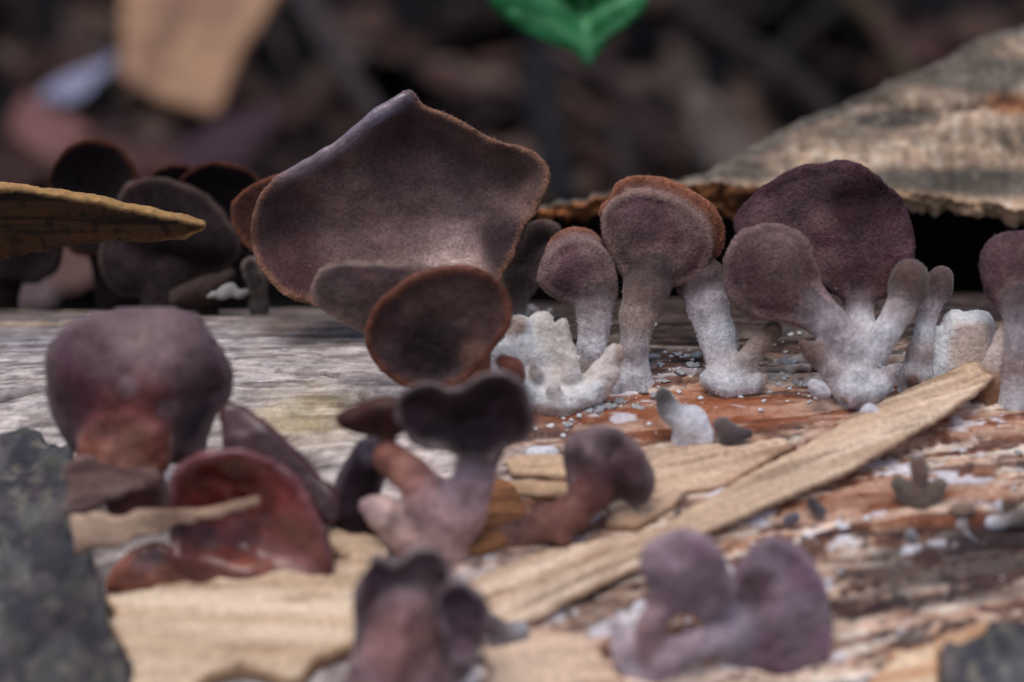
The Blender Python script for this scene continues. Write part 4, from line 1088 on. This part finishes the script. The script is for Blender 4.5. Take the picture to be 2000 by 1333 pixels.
stray((1590, 1005), [([(1585, 988, .05, 12), (1600, 998, .05, 14)], C(110, 100, 104)), ([(1576, 972, .05, 8), (1586, 980, .05, 9)], C(60, 52, 58))], 'tiny grey bud with a dark beak below the long splinter')
stray((1545, 1020), [([(1538, 1016, .02, 12), (1552, 1008, .05, 10)], C(110, 102, 112))], 'bluish crumb-like bud near the one with a dark beak')
stray((1945, 1030), [([(1935, 1020, .05, 16), (1950, 1024, .05, 14)], C(206, 204, 208)), ([(1950, 1020, .1, 12), (1985, 1010, .15, 14), (2020, 1000, .15, 14)], C(120, 104, 98))], 'dark grey stem with a white frayed foot on the stained wood')
stray((1778, 1060), [([(1776, 1044, .02, 14), (1780, 1056, 0, 15)], C(140, 134, 136))], 'dull grey bead-like bud on the stained wood')
stray((1880, 1005), [([(1870, 996, .02, 16), (1890, 990, .02, 12)], C(150, 126, 108))], 'faded tan bud below the three-lobed one')
stray((1640, 800), [([(1588, 752, .05, 12), (1600, 762, .05, 15), (1612, 768, .02, 10)], C(196, 190, 192))], 'white tuft with a dark dimple at the foot of the fan-like clump')
stray((1010, 1250), [([(985, 1255, .05, 26), (1015, 1232, .1, 20)], C(170, 166, 168)), ([(960, 1220, .1, 22), (990, 1240, .1, 20)], C(110, 90, 92))], 'greyish white tuft beside the ruffled pinkish fan')
stray(AY(450, 0.8), [([(428, 577, .1, 9), (438, 566, .1, 9)], C(160, 157, 152)), ([(440, 576, .15, 10), (452, 562, .1, 9), (462, 574, .1, 9)], C(150, 147, 142)), ([(410, 580, .1, 6), (416, 576, .1, 7)], C(160, 156, 152)), ([(472, 576, .1, 8), (482, 570, .1, 8)], C(140, 136, 132))], 'crumbly white tuft on the ridge by the low tan lobe')
stray((1060, 895), [([(1042, 890, .05, 18), (1075, 888, .05, 17)], C(206, 204, 208))], 'smooth white lump just above the curved flakes')
stray((1040, 795), [([(985, 708, .75, 16), (1003, 720, .8, 20), (1012, 736, .75, 15)], C(120, 70, 56))], 'rusty brown bud among the white nubs')

# --- splinters near the fungi
def vplate(name, label, base, poly, tilt, th, colf, off=0, h=0.06, jag=0.03, jagf=(4, 10), mat=M_STRIP, hv=None, lumps=0.03):
    b = Body(base, tilt=tilt, h=h)
    b.cap(poly, off=off, th=th, c=C(180, 140, 90), smooth=False, jag=jag, jagf=jagf, colf=colf, part='splinter', wob=0.05, sharp=True)
    return b.build(name, label, 'splinter', mat, None, lumps=lumps, single=True)
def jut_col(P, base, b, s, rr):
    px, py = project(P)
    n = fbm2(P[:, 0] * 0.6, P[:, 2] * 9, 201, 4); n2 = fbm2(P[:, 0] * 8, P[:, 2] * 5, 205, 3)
    c = mix(np.tile(C(88, 60, 34), (len(P), 1)), C(50, 33, 20), sstep(-0.2, 0.3, n))  # face browns darkened to stand in for shade on the overhanging side
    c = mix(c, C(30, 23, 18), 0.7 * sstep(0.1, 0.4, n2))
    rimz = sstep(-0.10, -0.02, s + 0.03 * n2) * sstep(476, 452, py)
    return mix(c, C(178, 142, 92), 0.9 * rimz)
vplate('wood_splinter', 'brown splinter with shade painted on its face and a golden broken edge jutting over the blackish caps', AY(120, 0.6),
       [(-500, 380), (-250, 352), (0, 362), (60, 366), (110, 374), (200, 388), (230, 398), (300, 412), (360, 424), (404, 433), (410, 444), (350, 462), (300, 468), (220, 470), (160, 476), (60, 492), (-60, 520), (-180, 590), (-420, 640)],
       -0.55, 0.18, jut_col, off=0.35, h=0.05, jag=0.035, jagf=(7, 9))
vplate('wood_splinter', 'pale sliver of wood lying across the wine red cap', A(470, 1110),
       [(140, 1006), (190, 1002), (240, 1008), (262, 998), (330, 996), (420, 984), (500, 968), (520, 974), (516, 988), (440, 1006), (360, 1026), (300, 1044), (262, 1050), (230, 1068), (180, 1072), (150, 1084), (140, 1040)],
       0.25, 0.14, wood_col(C(186, 160, 134), C(160, 132, 108), C(120, 94, 78), None, 211), off=0.45, jag=0.06, jagf=(2.0, 8))
vplate('wood_splinter', 'dull pinkish wood piece between flecked bark and the plum coloured cap', A(270, 1030),
       [(122, 915), (150, 892), (200, 890), (250, 905), (300, 918), (322, 936), (300, 956), (270, 958), (250, 972), (200, 984), (180, 998), (126, 1004), (132, 960)],
       0.4, 0.16, wood_col(C(150, 128, 118), C(128, 102, 94), C(96, 72, 66), None, 217), off=0.75, jag=0.10, jagf=(2.5, 5))

# ================================================================== white crumbs of mycelium
def lump_mesh(seed, r=1.0):
    import bmesh
    bm = bmesh.new(); bmesh.ops.create_icosphere(bm, subdivisions=2, radius=1.0)
    V = np.array([v.co[:] for v in bm.verts]); Fq = np.array([[v.index for v in f.verts] for f in bm.faces]); bm.free()
    n = noise3(V[:, 0] * 1.3 + seed, V[:, 1] * 1.3, V[:, 2] * 1.3, seed) * 0.6 + noise3(V[:, 0] * 3, V[:, 1] * 3, V[:, 2] * 3, seed + 1) * 0.45
    return V * (1 + n)[:, None] * np.array([1.0, 0.85, 0.55]), Fq
lumps_ = [lump_mesh(i + 1) for i in range(4)]
LPX = []
def scat(n, cx, cy, sx, sy): LPX.extend(np.stack([rng.normal(cx, sx, n), rng.normal(cy, sy, n)], 1).tolist())
big = [(1345, 690), (1352, 722), (1300, 745), (1330, 735), (1520, 690), (1535, 712), (1555, 745), (1600, 770), (1385, 735), (1190, 800), (1210, 785), (1110, 840), (1170, 812), (1245, 800), (1100, 805), (1360, 700),
       (1545, 700), (1480, 745), (110, 590), (610, 600), (1640, 1130), (1990, 885), (1290, 720), (1275, 700), (1020, 610), (1040, 604), (1395, 760), (1255, 762), (1280, 770)]
grp = 'white mycelium crumbs'
protos = []
for i, (V, Fq) in enumerate(lumps_):
    cc = np.tile(C(236, 234, 238), (len(V), 1))
    me_o = mesh_obj('mycelium_crumb', V, Fq, M_WOOLLY, None, (0, 0, 0), cc)
    protos.append(me_o)
for i, (x, y) in enumerate(big):
    p = on_log(x, y)[0]
    o = protos[i] if i < 4 else protos[i % 4].copy()
    if i >= 4: COL.objects.link(o)
    s = random.uniform(0.07, 0.14)
    p[2] = log_base(p[0], p[1]) + log_detail(p[0], p[1]) + s * 0.35
    o.location = p * S; o.scale = (s, s * random.uniform(.7, 1), s * random.uniform(.7, 1)); o.rotation_euler = (0, 0, random.uniform(0, 6))
    props(o, 'white crumb of woolly mycelium stuck to the wood', 'crumb', grp)
scat(160, 1330, 715, 60, 30); scat(120, 1540, 715, 45, 26); scat(90, 1210, 790, 50, 18); scat(70, 1090, 820, 60, 30); scat(60, 1030, 606, 25, 8); scat(70, 1620, 770, 60, 18); scat(90, 520, 592, 60, 9)
scat(110, 1350, 770, 200, 40); scat(50, 1650, 1050, 220, 110); scat(60, 1150, 1230, 90, 50); scat(30, 250, 600, 160, 8)
LP = np.array(LPX); LP = LP[(LP[:, 1] > 588)][::3]
pw = on_log(LP[:, 0], LP[:, 1])
Vs, Fs, off = [], [], 0
for q in pw:
    V, Fq = lumps_[random.randrange(4)]
    s = 0.016 + 0.045 * random.random() ** 2
    zz = log_base(q[0], q[1]) + log_detail(q[0], q[1]) + s * 0.3
    Vs.append(V * s + np.array([q[0], q[1], zz])); Fs.append(Fq + off); off += len(V)
Vs = np.concatenate(Vs)
o = mesh_obj('mycelium_grains', Vs, np.concatenate(Fs), M_WOOLLY, None, (0, 0, 0), np.tile(C(230, 227, 230), (len(Vs), 1)), kind='stuff')
props(o, 'fine white grains of mycelium sprinkled over the wood', 'mycelium')

# ================================================================== forest floor
m, N, L, B = new_mat('forest_soil')
v = coords(N, L, rnd=False)
f = tex_noise(N, L, v, 0.35, 6, 0.7)
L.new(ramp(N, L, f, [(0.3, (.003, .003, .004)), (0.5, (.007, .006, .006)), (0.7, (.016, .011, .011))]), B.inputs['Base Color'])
B.inputs['Roughness'].default_value = 0.9
B.inputs['Specular IOR Level'].default_value = 0.06
bump(N, L, f, B, 1.2, 1.0)
M_SOIL = m
gx = np.concatenate([-np.geomspace(200, 6000, 14)[::-1], span(-195, 196, 3.0), np.geomspace(200, 6000, 14)])
GX, GY = np.meshgrid(gx, gx + 60, indexing='ij')
near = sstep(400, 150, np.hypot(GX, GY - 60))
GZZ = GZ + near * (0.9 * fbm2(GX * 0.06, GY * 0.06, 301, 3) + 0.5 * noise2(GX * 0.25, GY * 0.25, 305)) - 0.8 * near
n0, n1_ = GX.shape
ii = np.arange(n0 * n1_).reshape(n0, n1_)
Qd = np.stack([ii[:-1, :-1], ii[1:, :-1], ii[1:, 1:], ii[:-1, 1:]], -1).reshape(-1, 4)
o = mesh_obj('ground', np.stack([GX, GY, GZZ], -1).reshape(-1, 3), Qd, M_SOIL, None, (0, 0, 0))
props(o, 'dark forest soil under the leaf litter', 'ground', kind='structure')

def leaf_mat(name, stops, rough=0.6):
    m, N, L, B = new_mat(name)
    oi = N.new('ShaderNodeObjectInfo')
    c = ramp(N, L, oi.outputs['Random'], stops)
    v = coords(N, L)
    f = tex_noise(N, L, v, 1.2, 4, 0.6)
    c = mulcol(N, L, c, ramp(N, L, f, [(0.3, g3(0.55)), (0.7, g3(1.0))]))
    L.new(c, B.inputs['Base Color']); B.inputs['Roughness'].default_value = rough; B.inputs['Specular IOR Level'].default_value = 0.1
    bump(N, L, f, B, 0.1, 0.6)
    return m
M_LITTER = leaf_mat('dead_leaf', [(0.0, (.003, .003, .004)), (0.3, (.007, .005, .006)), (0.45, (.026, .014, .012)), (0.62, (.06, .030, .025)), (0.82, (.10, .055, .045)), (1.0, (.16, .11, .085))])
def leaf_mesh(seed, w=0.42, tip=1.0, curl=0.25, n=14, k=6):
    r = np.random.default_rng(seed)
    t = np.linspace(0, 1, n); u = np.linspace(-1, 1, 2 * k + 1)
    wd = w * np.sin(np.pi * t ** 0.8) ** 0.75 * (1 - 0.25 * t) * (1 + 0.08 * r.normal(size=n))
    T, U_ = np.meshgrid(t, u, indexing='ij')
    x = U_ * wd[:, None]
    y = T - 0.5 + 0.05 * np.abs(U_)
    z = curl * (x ** 2) * r.uniform(-0.5, 2) + 0.25 * r.uniform(-1, 1) * (T - .5) ** 2 + 0.06 * noise2(x * 6 + seed, y * 6, seed) + 0.03 * np.abs(np.sin(T * 22)) * np.abs(U_)
    V = np.stack([x, y, z], -1).reshape(-1, 3)
    a = np.arange(V.shape[0]).reshape(n, -1)
    Q = np.stack([a[:-1, :-1], a[:-1, 1:], a[1:, 1:], a[1:, :-1]], -1).reshape(-1, 4)
    return solid(V, Q, 0.006)
def solid(V, Q, t):
    Nn = vert_normals(V, Q)
    m_ = len(V)
    edges = {}
    for q in Q:
        for a, b in zip(q, np.roll(q, -1)):
            edges[(a, b)] = 1
    side = [(b, a, a + m_, b + m_) for (a, b) in edges if (b, a) not in edges]
    return np.concatenate([V, V - Nn * t]), np.concatenate([Q, Q[:, ::-1] + m_, np.array(side)])
lprot = []
for i in range(7):
    V, Q = leaf_mesh(400 + i, w=random.uniform(.25, .5), curl=random.uniform(.3, 1.2))
    lprot.append(mesh_obj('dead_leaf', V * 100, Q, M_LITTER, None, (0, 0, 0)))
def floor_z(x, y):
    return GZ + 0.9 * fbm2(x * 0.06, y * 0.06, 301, 3) + 0.5 * noise2(x * 0.25, y * 0.25, 305) - 0.8
cnt = 0
for i in range(290):
    px, py = random.uniform(-150, 2150), random.uniform(-60, 560) if i % 3 else random.uniform(60, 480)
    q = on_z(px, py, GZ - 0.5)
    if q[1] < 13 or (px > 1500 and py > 300): continue
    o = lprot[cnt] if cnt < 7 else lprot[cnt % 7].copy()
    if cnt >= 7: COL.objects.link(o)
    s = random.uniform(3.5, 9.5)
    o.location = np.array([q[0], q[1], floor_z(q[0], q[1]) + 0.2 + random.random() * 1.0]) * S
    o.scale = (s * S, s * S, s * S)
    o.rotation_euler = (random.uniform(-.6, .6), random.uniform(-.6, .6), random.uniform(0, 6.28))
    props(o, 'dead brown leaf in the dark litter beyond the log', 'leaf', 'dead leaves littering the forest floor')
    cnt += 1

def plain(name, c0, c1, scale=2.0, rough=0.8, bd=0.08, stretch=(1, 1, 1)):
    m, N, L, B = new_mat(name)
    v = coords(N, L, tuple(100 * s for s in stretch))
    f = tex_noise(N, L, v, scale, 5, 0.65)
    L.new(ramp(N, L, f, [(0.32, tuple(c0)), (0.68, tuple(c1))]), B.inputs['Base Color'])
    B.inputs['Roughness'].default_value = rough; B.inputs['Specular IOR Level'].default_value = 0.15
    bump(N, L, f, B, bd, 0.7)
    return m
def special_leaf(px, py, z, size, rot, col, label, w, seed, tiltxy=(0.35, 0.0)):
    V, Q = leaf_mesh(seed, w=w, curl=0.5)
    q = on_z(px, py, z)
    o = mesh_obj('dead_leaf', V * 100, Q, plain('leaf_%d' % seed, col * 0.75, col * 1.2, 1.5), None, (0, 0, 0))
    o.location = q * S; o.scale = (size * S,) * 3; o.rotation_euler = (tiltxy[0], tiltxy[1], rot)
    props(o, label, 'leaf')
special_leaf(150, 168, -6.6, 5.0, -0.9, C(150, 150, 172), 'pale bluish leaf scrap beside the tan wood chip', .3, 501)
special_leaf(165, 105, -6.8, 4.5, 0.8, C(96, 84, 82), 'greyish curled leaf behind the pale bluish scrap', .35, 509)
special_leaf(95, 275, -6.6, 6.0, 0.5, C(140, 100, 96), 'pink leaf standing behind the round blackish cap', .35, 502)
special_leaf(270, 335, -6.8, 5.5, 1.4, C(104, 70, 68), 'dusky pink leaf between the blackish caps', .4, 503)
special_leaf(440, 285, -6.8, 6.0, -0.8, C(84, 62, 70), 'dull mauve leaf behind the blackish caps', .4, 504)
special_leaf(1405, 270, -6.2, 6.0, 0.5, C(112, 100, 93), 'pale grey leaf lying at the end of the bark slab', .3, 505, (0.6, 0.2))
special_leaf(1310, 200, -6.6, 7.0, -0.2, C(84, 74, 66), 'dusty olive leaf behind the pale grey one', .3, 506, (0.5, 0.2))
special_leaf(895, 165, -6.6, 4.5, 1.2, C(92, 66, 60), 'rusty leaf scrap behind the peak of the tent-shaped cap', .35, 507)
special_leaf(1790, 100, -6.6, 5.0, 1.0, C(96, 66, 64), 'small pinkish leaf above the edge of the bark slab', .4, 508)
special_leaf(20, 560, -6.0, 3.6, 1.0, C(116, 98, 97), 'pale pinkish leaf seen low under the drooping blackish cap', .5, 510)
special_leaf(140, 510, -6.0, 4.0, 0.2, C(116, 90, 84), 'pinkish leaf seen through the gap under the jutting splinter', .5, 511)

def twig(name, label, px, z, r, col, group=None, seed=0):
    P = np.array([on_z(a, b, z) for a, b in px])
    n = 24
    t = np.linspace(0, 1, n)
    tt = np.linspace(0, 1, len(P))
    C_ = np.stack([np.interp(t, tt, P[:, k]) for k in range(3)], 1)
    C_[:, 0] += 0.25 * noise2(t * 4, 0 * t, len(label) + seed); C_[:, 2] += 0.4 * noise2(t * 3, 0 * t + 4, len(label) + seed)
    d = np.gradient(C_, axis=0); d /= np.linalg.norm(d, axis=1, keepdims=True)
    a = np.cross(d, [0, 0, 1.0]); a /= np.linalg.norm(a, axis=1, keepdims=True); b = np.cross(d, a)
    k = 10; th = np.linspace(0, 2 * np.pi, k, endpoint=False)
    rad = r * (1.0 - 0.45 * t)[:, None] * (1 + 0.12 * noise2(t[:, None] * 14, th[None] * 1.0, 9))
    V = C_[:, None] + a[:, None] * (np.cos(th)[None] * rad)[..., None] + b[:, None] * (np.sin(th)[None] * rad)[..., None]
    V = V.reshape(-1, 3); i = np.arange(n * k).reshape(n, k); j = np.roll(i, -1, 1)
    Q = np.stack([i[:-1], j[:-1], j[1:], i[1:]], -1).reshape(-1, 4)
    caps = [[i[0, 0], i[0, q], i[0, q + 1], i[0, q + 2]] for q in range(1, k - 2, 2)] + [[i[-1, q + 2], i[-1, q + 1], i[-1, q], i[-1, 0]] for q in range(1, k - 2, 2)]
    Q = np.concatenate([Q, np.array(caps)])
    o = mesh_obj(name, V, Q, plain('twig_%d' % len(label), col * 0.6, col * 1.3, 1.2, stretch=(1, 1, 1)), None, C_[0])
    props(o, label, 'twig', group)
twig('twig', 'grey brown twig slanting down behind the tan wood chip', [(560, -60), (640, 90), (740, 225)], -6.4, 0.9, C(78, 66, 66))
twig('twig', 'dark twig lying behind the green leaf', [(1700, -40), (1560, 60), (1480, 200)], -6.5, 0.6, C(54, 44, 40))
twig('twig', 'thin upright reddish twig below the green leaf', [(1180, 120), (1250, 230), (1290, 330)], -6.6, 0.7, C(66, 48, 46))
twig('twig', 'sooty stick running behind the medium round cap', [(1050, 120), (1080, 300), (1120, 420)], -6.6, 1.0, C(36, 32, 34))
twig('twig', 'straw coloured stick propped above the bark slab', [(1640, -60), (1730, 60), (1800, 190)], -6.2, 0.8, C(84, 70, 52))
twig('twig', 'long dim branch sloping towards the bark slab', [(1330, 20), (1500, 130), (1640, 260)], -6.6, 0.9, C(58, 48, 46))

for k in range(12):
    x0, y0 = random.uniform(50, 1900), random.uniform(-40, 260)
    a0 = random.uniform(0.3, 2.6); ln = random.uniform(150, 420)
    q = [(x0, y0), (x0 + 0.5 * ln * math.cos(a0) + random.uniform(-20, 20), y0 + 0.3 * ln * math.sin(a0)), (x0 + ln * math.cos(a0), y0 + 0.6 * ln * math.sin(a0))]
    if max(p[0] for p in q) > 1400 and max(p[1] for p in q) > 180: continue
    twig('twig', 'thin brown twig among the dead leaves of the litter', q, -6.9 + random.random() * 0.8, random.uniform(.25, .6), C(*random.choice([(84, 66, 58), (60, 48, 46), (104, 84, 70), (70, 50, 50)])), group='thin twigs in the litter', seed=k)

# the tan wood chip
Pc = np.array([(232, -120), (236, 60), (232, 140), (250, 168), (310, 200), (360, 215), (405, 232), (432, 222), (446, 180), (472, 110), (530, 20), (600, -120)], float)
q0 = on_z(360.0, 225.0, -7.0)
b = Body(q0, tilt=1.1, h=0.14)
def chipcol(P, base, bb, s, rr):
    n = fbm2(P[:, 0] * 0.8, P[:, 2] * 0.4, 333, 4)
    c = mix(np.tile(C(170, 138, 108), (len(P), 1)), C(146, 116, 94), sstep(-.2, .4, n))
    return mix(c, C(124, 84, 60), 0.7 * sstep(-0.35, -0.05, s))
b.cap(Pc, th=0.5, c=C(190, 160, 120), smooth=False, colf=chipcol, wob=0.2, part='chip')
b.build('wood_chip', 'large tan slab-like wood chip leaning in the litter', 'wood chip', M_STRIP, lumps=0.08, single=True)

# ================================================================== green leaf on its vine
M_GREEN = fungus_mat('green_leaf', rough=0.5, sheen=0.0, fine=2.5, fine_amp=(0.85, 1.15), bumpd=0.01, spec=0.3, patch=(0.75, 1.25), cast=(1, 1, 1))
VEINS = [[(1152, 125), (1130, -100), (1112, -400)], [(1140, 40), (1030, -30), (950, -60)], [(1140, 40), (1220, 0), (1285, -60)], [(1146, 88), (1080, 50), (1000, 20)], [(1148, 90), (1190, 60), (1240, 20)], [(1125, -120), (1000, -190), (930, -210)], [(1125, -120), (1250, -170), (1295, -180)]]
def leafcol(P, base, b, s, rr):
    px, py = project(P)
    d = np.full(len(P), 1e9)
    for l in VEINS:
        for (ax, ay), (bx, by) in zip(l[:-1], l[1:]):
            ex, ey = bx - ax, by - ay
            t = np.clip(((px - ax) * ex + (py - ay) * ey) / (ex * ex + ey * ey), 0, 1)
            d = np.minimum(d, np.hypot(px - ax - ex * t, py - ay - ey * t))
    n = fbm2(P[:, 0] * 1.2, P[:, 2] * 1.2, 611, 3)
    c = mix(np.tile(C(34, 112, 58), (len(P), 1)), C(58, 134, 82), sstep(-0.2, 0.4, n))
    return mix(c, C(104, 166, 116), 0.7 * (1 - sstep(2, 9, d)))
M_VEIN = plain('leaf_vein', C(70, 150, 84), C(84, 164, 96), 2.0, 0.5)
M_VINE = plain('vine_stem', C(60, 74, 40), C(84, 92, 56), 2.0, 0.7)
yl = 9.0
outl = np.array([(1152, 130), (1172, 108), (1190, 78), (1230, 50), (1262, 14), (1290, -60), (1300, -170), (1270, -290), (1200, -380), (1110, -420), (1020, -385), (950, -300), (915, -180), (920, -80), (945, -8), (985, 40), (1035, 70), (1085, 92), (1125, 108), (1140, 128)], float)
tipw = on_y(1152.0, 130.0, yl)
leaf_root = empty('vine', (17.0, 14.0, GZ), 'vine with one glossy bright green leaf pointing down above the fungi', 'vine')
b = Body(tipw, tilt=0.25, h=0.07)
b.cap(outl, th=0.14, dish=-0.35, c=C(60, 140, 70), smooth=True, part='leaf', wob=0.06, colf=leafcol,
      creases=[([(1152, 125), (1130, -100), (1112, -400)], -0.16, 40), ([(1135, 20), (1030, -40), (960, -60)], -0.22, 26), ([(1135, 20), (1230, -30), (1280, -60)], -0.22, 26), ([(1125, -120), (1000, -190), (930, -210)], -0.2, 26), ([(1125, -120), (1250, -170), (1295, -180)], -0.2, 26)])
hf_ = b.prims[0]
b.build('leaf', None, None, M_GREEN, parent=leaf_root, lumps=0.0)
base_uv = b.uv(1112.0, -405.0, 0.0); Bp = b.A + base_uv[0] * b.u + base_uv[1] * b.v
def tube_mesh(Cn, r):
    n = len(Cn); d = np.gradient(Cn, axis=0); d /= np.linalg.norm(d, axis=1, keepdims=True)
    a = np.cross(d, [0.3, 1.0, 0.2]); a /= np.linalg.norm(a, axis=1, keepdims=True); bb = np.cross(d, a)
    k = 8; th = np.linspace(0, 2 * np.pi, k, endpoint=False)
    r = np.broadcast_to(r, (n,))
    V = Cn[:, None] + a[:, None] * (np.cos(th)[None] * r[:, None])[..., None] + bb[:, None] * (np.sin(th)[None] * r[:, None])[..., None]
    i = np.arange(n * k).reshape(n, k); j = np.roll(i, -1, 1)
    return V.reshape(-1, 3), np.stack([i[:-1], j[:-1], j[1:], i[1:]], -1).reshape(-1, 4)
t = np.linspace(0, 1, 40)[:, None]
def bez(*P):
    P = [np.asarray(p, float) for p in P]
    while len(P) > 1: P = [P[i] * (1 - t) + P[i + 1] * t for i in range(len(P) - 1)]
    return P[0]
V, Q = tube_mesh(bez(Bp, Bp + [0.5, 0.4, 2.0], [15, 13, Bp[2] + 5], [17, 14, 4], [17, 14, GZ - 1.5]), np.linspace(0.07, 0.16, 40))
mesh_obj('stem', V, Q, M_VINE, leaf_root, (17.0, 14.0, GZ))
